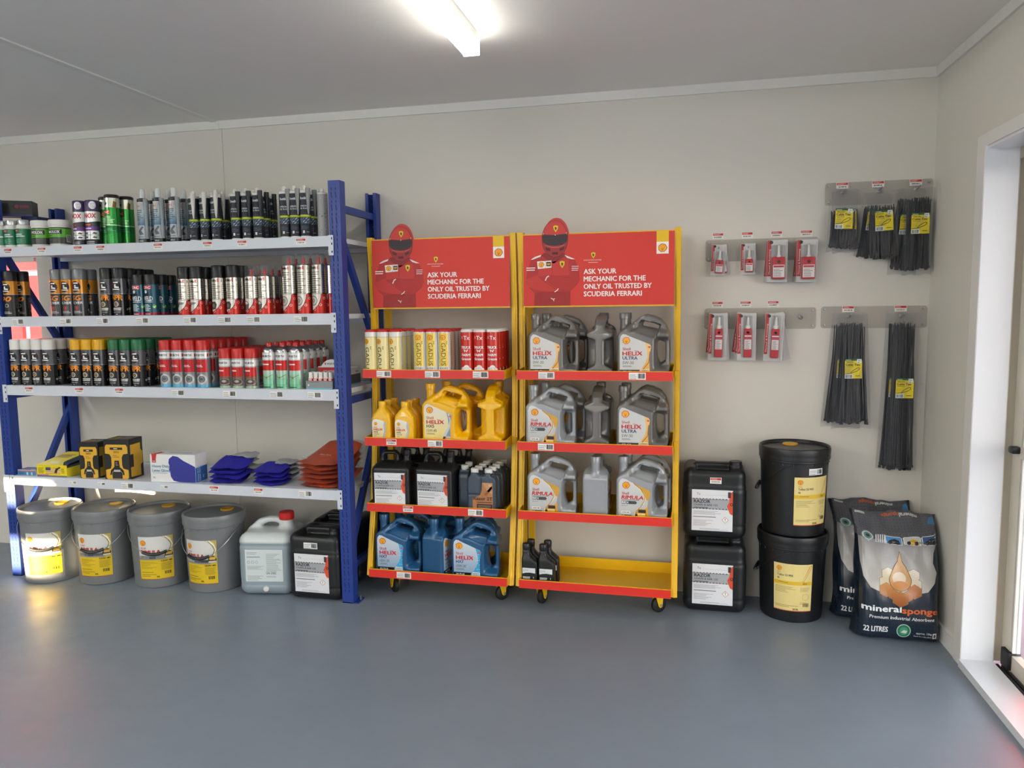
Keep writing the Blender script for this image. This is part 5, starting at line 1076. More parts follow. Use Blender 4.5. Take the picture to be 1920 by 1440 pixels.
A = Art(65); A.poly([(-115, 146), (-84, 146), (-90, 118), (-90, 100), (-112, 100), (-112, 130)], '#C6312C', 1); A.text('tuga', -101, 105, 7, '#F0DEDC', 3, .03, 'c', 16); A.text('Heavy Duty', -112, 76, 14, '#2B7FA0', 3, .02, 'l', 96); A.text('Latex Gloves', -112, 54, 14, '#2B7FA0', 3, .02, 'l', 102); A.rect(-112, 46, -30, 49, '#A9B4B8', 2); A.text('XL', -110, 20, 9, '#3A4A55', 3, .0, 'l')
A.poly([(-18, 120), (4, 136), (30, 132), (60, 112), (122, 82), (122, 3), (60, 3), (30, 4), (2, 10), (-12, 30), (-14, 50), (-20, 66), (-16, 84), (-22, 100)], '#2C318C', 2, '#343A9A'); A.line([(-16, 84), (6, 92)], 1.5, '#23276E', 3); A.line([(-20, 66), (4, 72)], 1.5, '#23276E', 3)
B = Art(66); B.rect(0, 2, 104, 76, '#2C6FC0'); B.text('Heavy Duty', 24, 8, 9, '#E6EEF4', 3, .02, 'l', 70, rot=90); B.text('Latex Gloves', 40, 8, 9, '#E6EEF4', 3, .02, 'l', 78, rot=90); B.text('XL', 72, 14, 12, '#E6EEF4', 3, 0, 'l', rot=90)
C = Art(67); C.lines(-40, 40, 96, 60, 1, '#8A949A', 1, .4, .9); C.poly([(-112, 2), (-84, 2), (-70, 50), (-100, 60)], '#C6312C')
carton('glove_box', 'white box of heavy duty latex gloves with blue hand print', 'box', (-3.535, -.452, Z4), 4, .246, .105, .143, whitec, [('front_print', A, flat(-.0003)), ('side_print', B, sideR(.1233)), ('top_print', C, top(.1433))])
A = Art(68); A.rect(-58, 1, 58, 24, '#4E86B8'); A.rect(-58, 24, 58, 29, '#C9705C', 1); A.ell(4, 12, 6, 9, '#C9D6DE', 2, 12); A.ell(32, 12, 6, 9, '#C9D6DE', 2, 12); A.rect(-50, 8, -18, 18, '#3A6E9C', 2)
C = Art(69); C.rect(-58, 2, 58, 66, '#27407E'); C.rect(10, 14, 44, 22, '#D8E0EC', 2)
carton('flat_box', 'small flat blue and white box against the left blue post, fourth shelf', 'box', (-4.42, -.452, Z4), 0, .118, .07, .031, whitec, [('front_print', A, flat(-.0003)), ('top_print', C, top(.0313))])

def glove(mat, w, d, th, seed, fold):
    rs = np.random.RandomState(seed); nx, ny = 16, 12; mb = MB(); v = []
    ph = rs.rand(6) * 6.28; taper = rs.uniform(.0, .25)
    for s in (1, -1):
        for j in range(ny):
            for i in range(nx):
                u, q = i / (nx - 1) * 2 - 1, j / (ny - 1)
                e = max(0, 1 - abs(u) ** 4) ** .5 * max(0, 1 - abs(q * 2 - 1) ** 4) ** .5
                wv = .0045 * sin(u * 3 + ph[0]) * cos(q * 3 + ph[1]) + .0015 * sin(u * 8 + q * 6 + ph[2])
                qq = q * 2 - 1; ue = u * (1 - .26 * qq * qq) ** .5; q = .5 + .5 * qq * (1 - .26 * u * u) ** .5
                v.append((ue * w / 2 * (1 - taper * q), q * d + .007 * sin(u * 3 + ph[3]), th * .5 + s * th * .5 * e + wv + fold * max(0, q - .25) ** 1.3))
    f = []
    for s in (0, 1):
        for j in range(ny - 1):
            for i in range(nx - 1):
                a = s * nx * ny + j * nx + i; q = (a, a + 1, a + nx + 1, a + nx); f.append(q if s == 0 else q[::-1])
    N = nx * ny
    per = [(i, i + 1) for i in range(nx - 1)] + [(j * nx + nx - 1, (j + 1) * nx + nx - 1) for j in range(ny - 1)] + [((ny - 1) * nx + i + 1, (ny - 1) * nx + i) for i in range(nx - 1)] + [((j + 1) * nx, j * nx) for j in range(ny - 1)]
    f += [(b, a, a + N, b + N) for a, b in per]
    return mb.add(v, f)
bluef = M('blue_glove_cloth', '#231FA0', .75, noise=.12, bump=.4, bscale=240); greyf = M('grey_glove_leather', '#A3A6A8', .7, noise=.1, bump=.3); orf = M('orange_glove_cloth', '#C4502C', .6, noise=.12, bump=.5, bscale=160)
def gstack(n, x, y, w, d, mats, desc, group, seed, fold, th=.013, rz=0, cuff=True):
    rs = random.Random(seed)
    for i in range(n):
        pos = 'topmost' if i == n - 1 else ('lowest' if i == 0 else '%s from the bottom' % ORD[i])
        t = thing('folded_glove', '%s, %s of its pile' % (desc, pos), 'glove', (x + rs.uniform(-.006, .006), y + rs.uniform(-.004, .006), Z4 + .002 + i * (th + .004)), rz + rs.uniform(-4, 4), group)
        glove(mats[0], w * rs.uniform(.94, 1.02), d, th, seed * 31 + i, fold * (.55 + .45 * (i + 1) / n)).obj('glove_cuff', mats[0], t, smooth=60)
        if cuff: glove(mats[1], w * .7, d * .55, th * .8, seed * 57 + i, 0).obj('glove_palm', mats[1], t, (.03, d * .72, fold * (.55 + .45 * (i + 1) / n) * .75), (R(4), 0, R(-12)), smooth=60)
        if not cuff:
            fb = glove(film, w * 1.06, d * 1.1, th + .005, seed * 77 + i, fold * (.55 + .45 * (i + 1) / n)); fb.obj('clear_bag', film, t, (0, -.006, -.002), smooth=60)
            if i == n - 1:
                fz = lambda q: fold * max(0, q - .25) ** 1.3
                A = Art(70); A.text('Hot Shot', -10, 118, 12, '#E9D2C6', 2, .03, 'c', 66); A.lines(-30, 104, 24, 112, 1, '#D98E70', 2, .4)
                A.obj('glove_print', PAPER, t, lambda u, q, l: (u, q, th + .004 + l + fz(q / d)), sv=8, dz=.0004)
                A = Art(71); A.rect(-92, 24, -62, 56, '#E2DCD4', 1); A.lines(-88, 30, -68, 50, 4, '#A8A49E', 2, .3); A.obj('swing_tag', PAPER, t, lambda u, q, l: (u, q, th + .005 + l + fz(q / d) + .003), sv=8, dz=.0004)
    return
gstack(4, -3.262, -.447, .20, .17, (bluef, greyf), 'blue cuffed glove, left blue pile', 'left pile of blue gloves', 3, .05, .019)
gstack(4, -3.03, -.447, .175, .16, (bluef, greyf), 'blue cuffed glove, right blue pile', 'right pile of blue gloves', 5, .03, .016)
gstack(6, -2.77, -.452, .235, .30, (orf, orf), 'bagged orange glove beside the blue post', 'pile of orange gloves', 8, .10, .018, -8, False)

# ------------------------------------------------------------------ third shelf: counter display, cartons
t = thing('vial_display', 'grey counter carton holding ten small red-labelled vials beside post', 'display box', (-2.717, -.455, D[2]), 0)
m = MB(); m.box(-.068, 0, 0, .068, .062, .003).box(-.068, 0, .003, .068, .002, .042).box(-.068, .060, .003, .068, .062, .05).box(-.068, .002, .003, -.066, .06, .046).box(.066, .002, .003, .068, .06, .046)
m.obj('carton_tray', M('grey_card', '#8E8F90', .5), t, smooth=0)
A = Art(72); A.rect(-67, 1, 67, 9, '#6FB6D2'); A.poly([(-60, 22), (-55, 17), (-50, 22), (-55, 27)], '#E6E6E4', 1); A.rect(-66, 36, 0, 38, '#55565A', 1); A.obj('front_print', PAPER, t, flat(-.0004), dz=.0002)
A = Art(73); A.rect(-36, 12, 36, 34, '#C8302C'); A.rect(-9, 26, 9, 31, '#F0E6E2', 1); A.lines(-8, 15, 7, 23, 2, '#F0E6E2', 1, .35)
vk = None
def vial():
    t = shell_of('glue_vial', 'vial'); MB().lathe([(.0105, 0), (.0115, .001), (.0115, .052), (.009, .056)], 14).obj('vial_body', M('pink_white_plastic', '#E6D2CE', .35), t, fix=True)
    MB().lathe([(.0098, .055), (.0098, .076), (.0085, .078), (0, .078)], 14).obj('vial_cap', whitep, t, fix=True); A.obj('label', PAPER, t, lambda u, v, l: bend(.0119)(u, v + .014, l), su=11.9 * 2 * pi / 14, dz=.0001); return t
k = Kind(vial)
for j, rw in enumerate(('front', 'rear')):
    for i in range(5): k.put((-2.717 + (i - 2) * .0255, -.437 + j * .027, D[2] + .004), 0, 'small white-capped vial, %s row, %s from left in grey carton' % (rw, ORD[i]), 'vials in the grey carton')
A = Art(74); A.rect(-56, 0, 56, 62, '#9A9B9C'); A.rect(-56, 62, 56, 100, '#C4242A', 1); A.rect(-56, 100, 56, 104, '#E8E8E6', 1); A.text('RAPID ADHESIVE', -28, 80, 6, '#F0E4E2', 3, .02, 'l', 56); A.lines(-48, 44, 10, 54, 1, '#3A3A3A', 2, .5); A.rect(-46, 20, -10, 40, '#E4E4E2', 2); A.bars(-43, 23, -13, 37); A.poly([(24, 20), (48, 24), (44, 54), (28, 50)], '#7E9C58', 2)
A.poly([(-56, 104), (-40, 104), (-26, 122), (-8, 134), (12, 138), (56, 138), (56, 104)], '#E8E8E6', 1); A.text('WURTH', -10, 112, 10, '#222222', 3, .02, 'l', 44); A.rect(-20, 112, -14, 123, '#C4242A', 3)
t = thing('adhesive_carton', 'red and white arched carton behind the vial display by blue post', 'box', (-2.707, -.372, D[2]), 0)
MB().prism([(-.056, 0), (.056, 0), (.056, .138), (.012, .138), (-.008, .134), (-.026, .122), (-.040, .104), (-.056, .104)], 0, .06).obj('carton_body', whitec, t, smooth=0, fix=True); A.obj('front_print', PAPER, t, flat(-.0004), dz=.0002)
A = Art(75); A.rect(0, 0, 120, 6, '#6FB6D2', 1); A.rect(0, 6, 120, 52, '#55565A', 1); A.text('WURTH', 62, 60, 9, '#222222', 3, .02, 'l', 36)
B = Art(76); B.rect(-72, 0, 72, 6, '#6FB6D2', 1); B.rect(-72, 6, 72, 52, '#55565A', 1); B.text('WURTH', 24, 60, 9, '#222222', 3, .02, 'l', 36)
carton('adhesive_carton', 'white and dark grey carton at the shelf end behind the blue post', 'box', (-2.735, -.235, D[2]), 0, .146, .12, .085, whitec, [('front_print', B, flat(-.0003)), ('side_print', A, sideR(.0733))])
A = Art(77); A.rect(-50, 2, 50, 96, '#27479C'); A.text('500', 6, 40, 18, '#E4E8F0', 2, .04, 'c', 44); A.rect(-50, 96, 50, 118, '#16181C', 1); A.text('C4', -12, 100, 13, '#C9D0DA', 2, 0, 'l'); A.rect(-50, 118, 50, 122, '#E4E4E2', 1)
carton('blue_carton', 'blue and black carton behind the first white-capped can, third shelf', 'box', (-4.42, -.24, D[2]), 8, .11, .1, .124, whitec, [('front_print', A, flat(-.0003))])
# top shelf, left end
A = Art(78); A.rect(-99, 0, 99, 10, '#2A3A72', 1); A.ell(28, 50, 10, 10, '#8E2C30', 1, 10); A.lines(42, 46, 88, 58, 2, '#8E2C30', 2, .6, .9); A.rect(42, 40, 84, 42, '#7A2A2E', 1)
carton('black_carton', 'black carton with small red logo behind the green-labelled bottles', 'box', (-4.497, -.352, D[0] + .176), 30, .20, .10, .08, blackc, [('front_print', A, flat(-.0003))])
carton('blue_carton', 'dark blue carton under the black carton, top shelf', 'box', (-4.43, -.31, D[0]), 0, .10, .16, .1745, M('dark_blue_card', '#27325E', .5), [])
A = Art(79); A.rect(-70, 6, 70, 200, '#A9AAA8')
for i in range(60): A.rect(x := A.rnd.uniform(-60, 55), y := A.rnd.uniform(10, 190), x + 5, y + 3, '#6A6B6C' if i % 2 else '#D2D2D0', 1)
t = thing('sealant_cartridge', 'grey speckled cartridge at the right end of top shelf by post', 'cartridge', (-2.695, -.40, D[0]))
MB().lathe([(.0225, 0), (.0245, .002), (.0245, .206), (.018, .21), (.010, .212), (.009, .226), (0, .228)], 20).obj('tube_body', whitep, t, fix=True); A.obj('label', PAPER, t, bend(.0248), su=24.8 * 2 * pi / 20, dz=.0002)

# ------------------------------------------------------------------ hook panels on the wall
def hook_panel(label, x0, x1, z0, z1, pegs, tagz, tagy):
    xc = (x0 + x1) / 2; t = thing('hook_panel', label, 'hook panel', (xc, 0, z0), 0)
    o = []; r = .012; w, h = (x1 - x0) / 2, z1 - z0
    for cx, cz, a0 in ((w - r, r, -90), (w - r, h - r, 0), (-w + r, h - r, 90), (-w + r, r, 180)): o += [(cx + r * cos(R(a0 + a)), cz + r * sin(R(a0 + a))) for a in (0, 30, 60, 90)]
    MB().prism(o, -.009, -.006).obj('acrylic_sheet', acry, t, smooth=0, fix=True)
    for sx in (-1, 1):
        for zz in (.014, h - .014):
            s = MB(); s.lathe([(.0045, 0), (.0045, .007), (.003, .010), (0, .0105)], 10); s.V = [(x + sx * (w - .016), -z, y + zz) for x, y, z in s.V]; s.obj('screw', steel, t, fix=True)
    for X, L in pegs:
        p = MB().tube([(X - xc, -.006, h - .045), (X - xc, -.03, h - .044), (X - xc, -L, h - .036)], .0028, 8)
        b = MB(); b.lathe([(.009, 0), (.009, .003), (.005, .006), (0, .006)], 12); p.add([(x + X - xc, -.008 - z, y + h - .045) for x, y, z in b.V], b.F)
        po = p.obj('peg_hook', steel, t, fix=True)
        if tagz is not None and L > .05: ticket('r', po, flat(tagy, X - xc - .002, tagz - z0), int(-X * 1000) + 9)
    return t
hook_panel('smoky acrylic hook panel with four red blister groups, upper left', -.96, -.467, 1.597, 1.697, [(-.902, .085), (-.772, .085), (-.644, .1), (-.516, .1)], 1.714, -.0012)
hook_panel('smoky acrylic hook panel with three tall blister groups and an empty peg', -.961, -.468, 1.284, 1.381, [(-.900, .09), (-.774, .09), (-.652, .1), (-.535, .049)], 1.398, -.0012)
hook_panel('smoky acrylic hook panel high in the corner holding three tie bags', -.445, -.006, 1.832, 1.932, [(-.372, .07), (-.225, .08), (-.073, .08)], 1.917, -.0098)
hook_panel('smoky acrylic hook panel holding the two longest tie bags', -.448, -.007, 1.286, 1.384, [(-.331, .07), (-.114, .07)], 1.371, -.0098)

def pack(w, h, bw, bh, slim):
    W2 = w * 500; Hh = h * 1000
    A = Art(80); A.rect(-W2, -Hh, W2, 0, '#E2E1DE'); A.rect(-W2 + 1, -Hh * .86, -W2 + w * 190, -2, '#C2302E', 1); A.text('Thread & Retaining', -W2 + w * 150, -Hh * .82, w * 80, '#F0E2E0', 2, .02, 'l', Hh * .6, rot=90); A.ell(-W2 + w * 190, -Hh * .06, w * 90, w * 90, '#1E1E1E', 2, 14); A.lines(W2 - 8, -Hh * .4, W2 - 4, -8, 12, '#9A9A9C', 1, .4)
    def g():
        t = shell_of('blister_pack', 'blister pack')
        c = MB().rbox(-w / 2, -.0006, -h, w / 2, .0, 0, .0002, 1); co = c.obj('backing_card', whitec, t, smooth=0); A.obj('card_print', PAPER, co, flat(-.0007), dz=.00015)
        MB().rbox(-w / 2, -.0012, -h - .002, w / 2, -.0008, .0, .0002, 1).obj('blister_flange', blister, t, smooth=0)
        bx = .004; zb = -h * .93; b = MB(); th = .013 if not slim else .011
        b.rbox(bx - bw / 2, -th * 2 - .002, zb, bx + bw / 2, -.002, zb + bh, min(bw, th) * .42, 3); b.obj('bottle', M('red_adhesive_bottle', '#C4272E' if not slim else '#A31F3C', .3), t)
        nz = MB(); nz.lathe([(.010, 0), (.010, .006), (.006, .010), (.0058, h * .1), (.0045, h * .28), (.003, h * .3), (0, h * .3)] if not slim else [(.011, 0), (.011, .014), (.007, .018), (.005, h * .24), (0, h * .25)], 14); nz.V = [(x + bx, y - th - .002, z + zb + bh - .001) for x, y, z in nz.V]; nz.obj('nozzle', whitep, t, fix=True)
        L = Art(81); a = bw * 440
        if slim: L.rect(-a, bh * 280, a, bh * 760, '#E6DEDC'); L.rect(-a, bh * 620, a, bh * 720, '#C2405A', 2); L.lines(-a * .8, bh * 300, a * .8, bh * 600, 7, '#7A6E70', 1, .35, .5); L.rect(-a, bh * 780, a, bh * 960, '#C4272E'); L.ell(0, bh * 860, a * .4, a * .4, '#2A2024', 1, 12)
        else: L.rect(-a, bh * 80, a, bh * 640, '#E8E2DE'); L.rect(-a * .9, bh * 520, a * .9, bh * 610, '#C23A40', 1); L.lines(-a * .85, bh * 120, a * .85, bh * 480, 6, '#6E6668', 1, .35, .5); L.ell(0, bh * 780, a * .3, a * .3, '#2A2024', 1, 12)
        L.obj('bottle_label', PAPER, t, flat(-th * 2 - .0024, bx, zb), dz=.00015)
        s = MB().rbox(bx - bw / 2 - .004, -th * 2 - .007, zb - .004, bx + bw / 2 + .004, -.0015, zb + bh + h * .28, .006, 3); s.obj('clear_bubble', blister, t); return t
    return Kind(g)
def hang(kind, X, z, n, desc, group, y0=-.02, dy=.03, tilt=(0,), dx=0):
    for i in range(n):
        y = y0 - dy * i; pos = {1: ('front',), 2: ('rear', 'front'), 3: ('rearmost', 'middle', 'front')}[n][i]
        o = kind.put((X + dx * (n - 1 - i), y, z), 0, '%s, %s on its peg' % (desc, pos), group); o.rotation_euler = (0, R(tilt[i % len(tilt)]), 0)
sm = pack(.064, .14, .034, .06, False)
hang(sm, -.898, 1.672, 2, 'small red blister pack, first peg of the upper panel', 'packs on the first upper peg', -.012, .031, (-7, 3))
hang(sm, -.772, 1.674, 2, 'small red blister pack, second peg of the upper panel', 'packs on the second upper peg', -.012, .031, (-6, 0))
lg = pack(.086, .188, .056, .098, False)
hang(lg, -.648, 1.684, 3, 'large red blister pack, third peg of the upper panel', 'packs on the third upper peg', -.012, .030, (3, 1, 0))
hang(lg, -.522, 1.682, 3, 'large red blister pack, fourth peg of the upper panel', 'packs on the fourth upper peg', -.012, .030, (3, 1, 0))
sl = pack(.082, .216, .034, .132, True)
hang(sl, -.899, 1.358, 3, 'tall slim blister pack, first peg of the lower panel', 'packs on the first lower peg', -.012, .027, (4, -3, 1))
hang(sl, -.773, 1.358, 3, 'tall slim blister pack, second peg of the lower panel', 'packs on the second lower peg', -.012, .027, (7, 3, 0))
hang(sl, -.651, 1.356, 3, 'tall slim blister pack, third peg of the lower panel', 'packs on the third lower peg', -.012, .03, (-9, -4, 2))

def tiebag(w, h, tl, tz, n, seed, lz, th=.024, flare=0.):
    rs = random.Random(seed); tie = M('black_nylon_tie', '#1C1C20', .35, noise=.1)
    def g():
        t = shell_of('cable_tie_bag', 'cable ties'); m = MB()
        for i in range(n):
            l_ = rs.randint(0, 2); x = (i / (n - 1) - .5) * (w - .028); y = -.004 - th * (.25 + .2 * l_); zt = tz + rs.uniform(-.012, .012); zb = zt - tl; bx = rs.uniform(-.006, .006); fl = 1 + flare
            pts = [(x + rs.uniform(-.003, .003), zt), (x + bx, zt - tl * .33), (x * (1 + flare * .5) + bx, zt - tl * .66), (x * fl, zb)]
            v = []; hw = .0036
            for k_, (px, pz) in enumerate(pts): q = hw * (.5 if k_ == 0 else 1); v += [(px - q, y - .0008, pz), (px + q, y - .0008, pz), (px + q, y + .0008, pz), (px - q, y + .0008, pz)]
            F = [(0, 1, 2, 3)]
            for k_ in range(3): F += [(k_ * 4 + a, k_ * 4 + 4 + a, k_ * 4 + 4 + (a + 1) % 4, k_ * 4 + (a + 1) % 4) for a in range(4)]
            m.add(v, F + [(15, 14, 13, 12)]); m.box(x * fl - .005, y - .004, zb - .007, x * fl + .005, y + .004, zb + .003)
        m.obj('tie_bundle', tie, t, smooth=0, kind='stuff', fix=True)
        mb = MB(); nx, nz = 14, 24; v = []
        for s in (-1, 1):
            for j in range(nz):
                for i in range(nx):
                    u = i / (nx - 1) * 2 - 1; q = j / (nz - 1); e = (1 - abs(u) ** 4) ** .5 * min(1, (1 - q) * 9 + .05) ** .5
                    b = (th * .62 * min(1, q * 6 + .06)); sc = 1 + flare * q
                    v.append((u * w / 2 * sc, -.004 - th * .45 + s * b * e + .0022 * sin(u * 7 + q * 17 + seed), -q * h + .003 * sin(u * 6 + seed)))
        f = []
        for s in (0, 1):
            for j in range(nz - 1):
                for i in range(nx - 1): a = s * nx * nz + j * nx + i; q = (a, a + 1, a + nx + 1, a + nx); f.append(q[::-1] if s == 0 else q)
        mb.add(v, f); mb.obj('clear_bag', film, t, smooth=60)
        A = Art(90); lw, lh = 36, 88
        A.rect(-lw, -lh, lw, 0, '#E6D024'); A.rect(-lw, -9, lw, 0, '#1F5E33', 1); A.lines(-lw + 4, -7, 2, -3, 1, '#C9D8C0', 2, .6); A.rect(14, -20, 33, -2, '#E9ECE8', 2); A.text('100', 23.5, -11, 5, '#3A3E42', 3, .02, 'c'); A.lines(17, -18, 30, -13, 1, '#6A6E72', 3, .5)
        A.text('TRIDON', -lw + 5, -18, 5, '#2E2A10', 3, .03, 'l', 30); A.text('Cable Ties', -lw + 4, -31, 9.5, '#2A2A14', 3, .03, 'l', 58); A.lines(-lw + 5, -37, 6, -34, 1, '#6A6018', 3, .5)
        A.line([(-14, -66), (-2, -52), (14, -42), (24, -40), (25, -47), (14, -56), (-10, -64), (-34, -66)], 2.2, '#2A2410', 3); A.lines(-lw + 4, -58, -6, -42, 4, '#B8A41C', 3, .3)
        A.rect(-lw, -lh, -2, -69, '#DCE6E2', 2); A.bars(-lw + 4, -85, -6, -72, '#4A5450', 10, 3); A.rect(8, -78, 28, -75, '#6A6018', 3)
        A.obj('header_label', PAPER, t, flat(-.004 - th * 1.08, .004, -lz), dz=.0002); return t
    return g
def bags(w, h, tl, tz, n, lz, spots, th=.024, flare=0.):
    for i, (x, y, z, tilt, lb) in enumerate(spots):
        k = tiebag(w, h, tl, tz, n, int(abs(x) * 1000) + i, lz, th, flare); t = k(); t.location = (x, y, z); t.rotation_euler = (0, R(tilt), 0); t['label'] = lb; t['group'] = 'bags of black cable ties'
bags(.118, .272, .15, -.092, 26, .086, [(-.362, -.012, 1.895, -2, 'short cable tie bag, rear, left peg of the corner panel'), (-.374, -.046, 1.897, 2, 'short cable tie bag, front, left peg of the corner panel')])
bags(.125, .275, .205, -.062, 30, .075, [(-.23, -.012, 1.876, 6, 'medium cable tie bag, rear, middle peg of the corner panel'), (-.222, -.046, 1.872, -3, 'medium cable tie bag, front, middle peg of the corner panel')])
bags(.118, .37, .285, -.05, 30, .108, [(-.098, -.012, 1.888, 4, 'longer cable tie bag, rear, right peg of the corner panel'), (-.072, -.046, 1.888, 0, 'longer cable tie bag, front, right peg of the corner panel')])
bags(.125, .515, .43, -.05, 30, .20, [(-.338, -.012, 1.35, 2, 'long cable tie bag, rear, left peg of lower corner panel'), (-.324, -.044, 1.352, -1, 'long cable tie bag, front, left peg of lower corner panel')], .026, .35)
bags(.112, .70, .63, -.052, 30, .285, [(-.122, -.012, 1.352, 1, 'longest cable tie bag, rear, right peg of lower corner panel'), (-.108, -.044, 1.352, 0, 'longest cable tie bag, front, right peg of lower corner panel')], .026, .2)

# ------------------------------------------------------------------ printed absorbent sacks in the corner
def sack(label, loc, rz, seed, yscale=1.):
    t = thing('absorbent_sack', label, 'sack', loc, rz, 'absorbent sacks in the corner')
    rs = random.Random(seed); p1, p2 = rs.uniform(0, 6), rs.uniform(0, 6)
    F_ = [(.0, -.055, .004), (.03, -.085, .012), (.10, -.098, .09), (.20, -.09, .19), (.32, -.065, .305), (.41, -.035, .39), (.455, -.016, .432), (.475, .0, .446), (.50, .03, .462), (.56, .085, .492), (.585, .108, .505)]
    B_ = [(.0, .075, .004), (.03, .085, .012), (.10, .09, .09), (.20, .095, .19), (.32, .102, .305), (.41, .106, .39), (.455, .108, .432), (.475, .109, .446), (.50, .110, .462), (.56, .111, .492), (.585, .112, .505)]
    def lerp(T, s):
        for a, b in zip(T, T[1:]):
            if s <= b[0]: k = (s - a[0]) / (b[0] - a[0]); return tuple(a[i] + (b[i] - a[i]) * k for i in (1, 2))
        return T[-1][1:]
    def halfw(s): return .168 - .012 * sin(min(1, s / .58) * pi) + .004 * sin(s * 21 + p1)
    def sm(T, s): return tuple(sum(lerp(T, min(.585, max(0, s + d)))[i] for d in (-.02, -.01, 0, .01, .02)) / 5 for i in (0, 1))
    def pt(T, u, s, l=0, out=1):
        y, z = sm(T, s); ym, zm = [(a + b) / 2 for a, b in zip(sm(F_, s), sm(B_, s))]
        e = max(0, 1 - abs(u) ** 9) ** .5; e = .12 + .88 * e
        wr = .0035 * sin(u * 9 + s * 14 + p2) * sin(s * 19 + p1) * (1 if s < .44 else 1.6) + .006 * max(0, s - .36) * sin(u * 16 + p1) * 4
        yy = ym + (y - ym) * e - out * (l + wr) * (1 if s < .44 else .5); zz = zm + (z - zm) * e + (l + wr * .5 if out > 0 and s > .43 else 0)
        sag = .018 * (1 - u * u) * ss(np.array(s), .40, .47) * (1 - ss(np.array(s), .5, .585))
        return (u * halfw(s), yy, zz - float(sag) + .006 * sin(u * 5 + p2) * float(ss(np.array(s), .5, .585)))
    mb = MB(); nx, nz = 30, 46; v = []
    for T, o in ((F_, 1), (B_, -1)):
        for j in range(nz):
            for i in range(nx): v.append(pt(T, i / (nx - 1) * 2 - 1, .585 * j / (nz - 1), 0, o))
    f = []
    N = nx * nz
    for s_ in (0, 1):
        for j in range(nz - 1):
            for i in range(nx - 1): a = s_ * N + j * nx + i; q = (a, a + 1, a + nx + 1, a + nx); f.append(q if s_ == 0 else q[::-1])
    per = [(i + 1, i) for i in range(nx - 1)] + [(j * nx, (j + 1) * nx) for j in range(nz - 1)] + [((j + 1) * nx + nx - 1, j * nx + nx - 1) for j in range(nz - 1)] + [((nz - 1) * nx + i, (nz - 1) * nx + i + 1) for i in range(nx - 1)]
    f += [(a, b, b + N, a + N) for a, b in per]
    sm_ = M('navy_sack_film', '#1B2530', .42, noise=.06, bump=.15, bscale=60)
    mb.add(v, f).obj('sack_body', sm_, t, smooth=60, fix=True)
    A = Art(95); A.rect(-158, 2, 158, 582, '#1D2836', 0)
    for r_ in range(7):
        for c_ in range(13): A.ring(-150 + c_ * 25 + (r_ % 2) * 12.5, 8 + r_ * 14 if r_ < 6 else 90, 8, 1.6, '#2A3A4C', 1, 6, 30, 390)
    A.poly([(-150, 400), (-148, 340), (-138, 280), (-112, 238), (-70, 220), (60, 218), (104, 232), (132, 268), (140, 310), (126, 350), (130, 390), (152, 440), (154, 470), (-152, 470)], '#C4C1B8', 2, '#8A888A')
    A.rect(-158, 440, 158, 582, '#55565B', 3)
    for r_ in range(7):
        for c_ in range(13): A.ring(-150 + c_ * 25 + (r_ % 2) * 12.5, 474 + r_ * 13, 8, 1.6, '#6C6D72', 4, 6, 30, 390)
    # honeycomb, drop
    def hexa(cx, cy, r, c1, c2, z=4): A.poly([(cx + (r + 1.5) * cos(R(a)), cy + (r + 1.5) * sin(R(a))) for a in range(30, 390, 60)], '#7A6A4C', z - 1); A.poly([(cx + r * cos(R(a)), cy + r * sin(R(a))) for a in range(30, 390, 60)], c1, z, c2)
    hexa(-50, 262, 32, '#CFC29C', '#DDD3B4'); hexa(52, 258, 32, '#D2C4A4', '#E2D6C0'); hexa(-46, 300, 26, '#D6CBA8', '#E0D8BE'); hexa(50, 298, 26, '#D8CCB4', '#E4DCCA'); hexa(0, 300, 24, '#D8CFAE', '#E0D8C0')
    hexa(-52, 232, 30, '#A8642A', '#C98A44', 5); hexa(54, 230, 30, '#A8602C', '#C47C44', 5); hexa(-24, 212, 22, '#A4602E', '#C0803E', 6); hexa(26, 210, 22, '#A4602E', '#C0803E', 6); hexa(0, 196, 32, '#9C5628', '#C07C40', 7)
    dr = [(40 * cos(R(a)), 274 + 42 * sin(R(a))) for a in range(155, 386, 11)] + [(22, 326), (8, 350), (0, 388), (-8, 350), (-22, 326)]
    A.poly([(x * 1.06, 274 + (y - 274) * 1.05) for x, y in dr], '#7E4416', 9); A.poly(dr, '#C98A3E', 10, '#E2C49A'); A.ell(-4, 282, 26, 26, '#DFC4A0', 11, 20, 0, 360, '#E9DCC8'); A.ell(0, 256, 28, 16, '#C98232', 12, 20)
    # words
    A.text('mineral', -142, 142, 25, '#EDEFEF', 4, .05, 'l', 146); A.text('sponge', 8, 140, 25, '#DB6A30', 4, .05, 'l', 134); A.text('Premium Industrial Absorbent', -116, 112, 13, '#E2E4E4', 4, .02, 'l', 246, shear=.1); A.text('22 LITRES', -136, 58, 21, '#E6E8E8', 4, .04, 'l', 92)
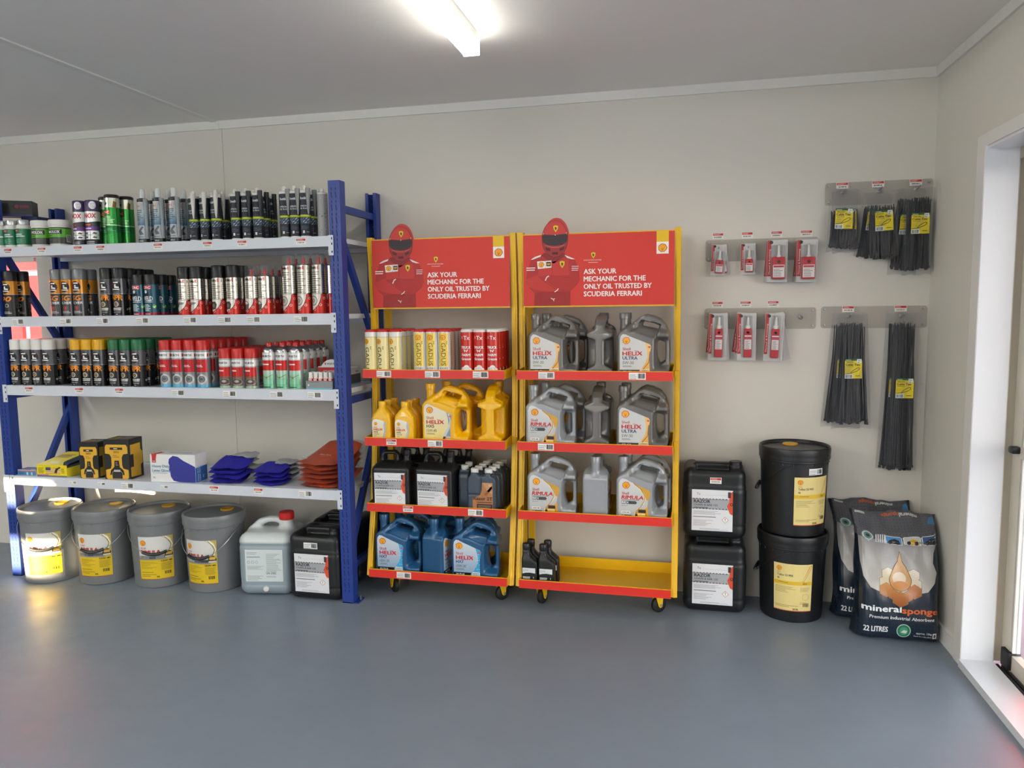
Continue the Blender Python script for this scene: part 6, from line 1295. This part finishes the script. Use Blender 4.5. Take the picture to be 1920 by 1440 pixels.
    A.ell(16, 68, 27, 27, '#BFD6C8', 3, 24); A.ell(16, 68, 24, 24, '#2E7A58', 4, 24); A.ell(16, 68, 16, 16, '#4E9C74', 5, 20); A.poly([(4, 62), (24, 58), (30, 68), (16, 72)], '#C9E0D2', 6)
    A.text('approx. 15kg', 122, 58, 8, '#E2E4E4', 4, .02, 'r', 58); A.text('Store in a dry place', 122, 46, 6, '#D2D4D4', 4, .02, 'r', 66); A.rect(126, 42, 142, 64, '#DCDEDE', 4); A.ell(134, 53, 5, 7, '#4A525A', 5, 10)
    # photo strip and folded top
    A.ell(-116, 452, 24, 22, '#5E7A74', 4, 14); A.ring(-116, 452, 22, 6, '#A9C4BC', 5, 12); A.ell(-116, 452, 8, 8, '#2E3A38', 6, 10)
    for i in range(5): A.poly([(-88 + i * 8, 430), (-84 + i * 8, 430), (-80 + i * 8, 466), (-84 + i * 8, 466)], '#D9DCDC', 5)
    for x, c1 in ((-50, '#4E8AC4'), (22, '#B9BEBC'), (92, '#3A5A86')):
        A.poly([(x, 426), (x + 64, 420), (x + 66, 456), (x + 60, 462), (x + 4, 464), (x - 2, 458)], '#E0E0DC', 4); A.poly([(x + 2, 428), (x + 62, 423), (x + 63, 458), (x + 3, 461)], c1, 5); A.poly([(x + 8, 428), (x + 58, 424), (x + 52, 440), (x + 36, 450), (x + 18, 440)], '#2A3340' if x != 22 else '#C9982E', 6); A.ell(x + 18, 432, 7, 7, '#1E1E20', 7, 10); A.ell(x + 46, 430, 7, 7, '#1E1E20', 7, 10)
    A.text('mineral', 96, 566, 16, '#C9C9C6', 4, .05, 'l', 70, rot=180); A.text('sponge', 22, 566, 16, '#C4623A', 4, .05, 'l', 66, rot=180); A.rect(-150, 560, -110, 572, '#B9B9B6', 4); A.poly([(128, 520), (156, 508), (156, 560), (140, 556)], '#3F7CB0', 4)
    A.obj('sack_print', GLOSS, t, lambda u, s, l: pt(F_, max(-1, min(1, u / halfw(max(0, min(.585, s))))), max(0, min(.585, s)), l + .0035, 1), su=10, sv=10, dz=.0003)
    return t
sack('navy absorbent sack with orange drop, front, leaning in the corner', (-.172, -.315, 0), 0, 4)
sack('navy absorbent sack half hidden behind the front one, against the wall', (-.222, -.118, 0), 0, 9)
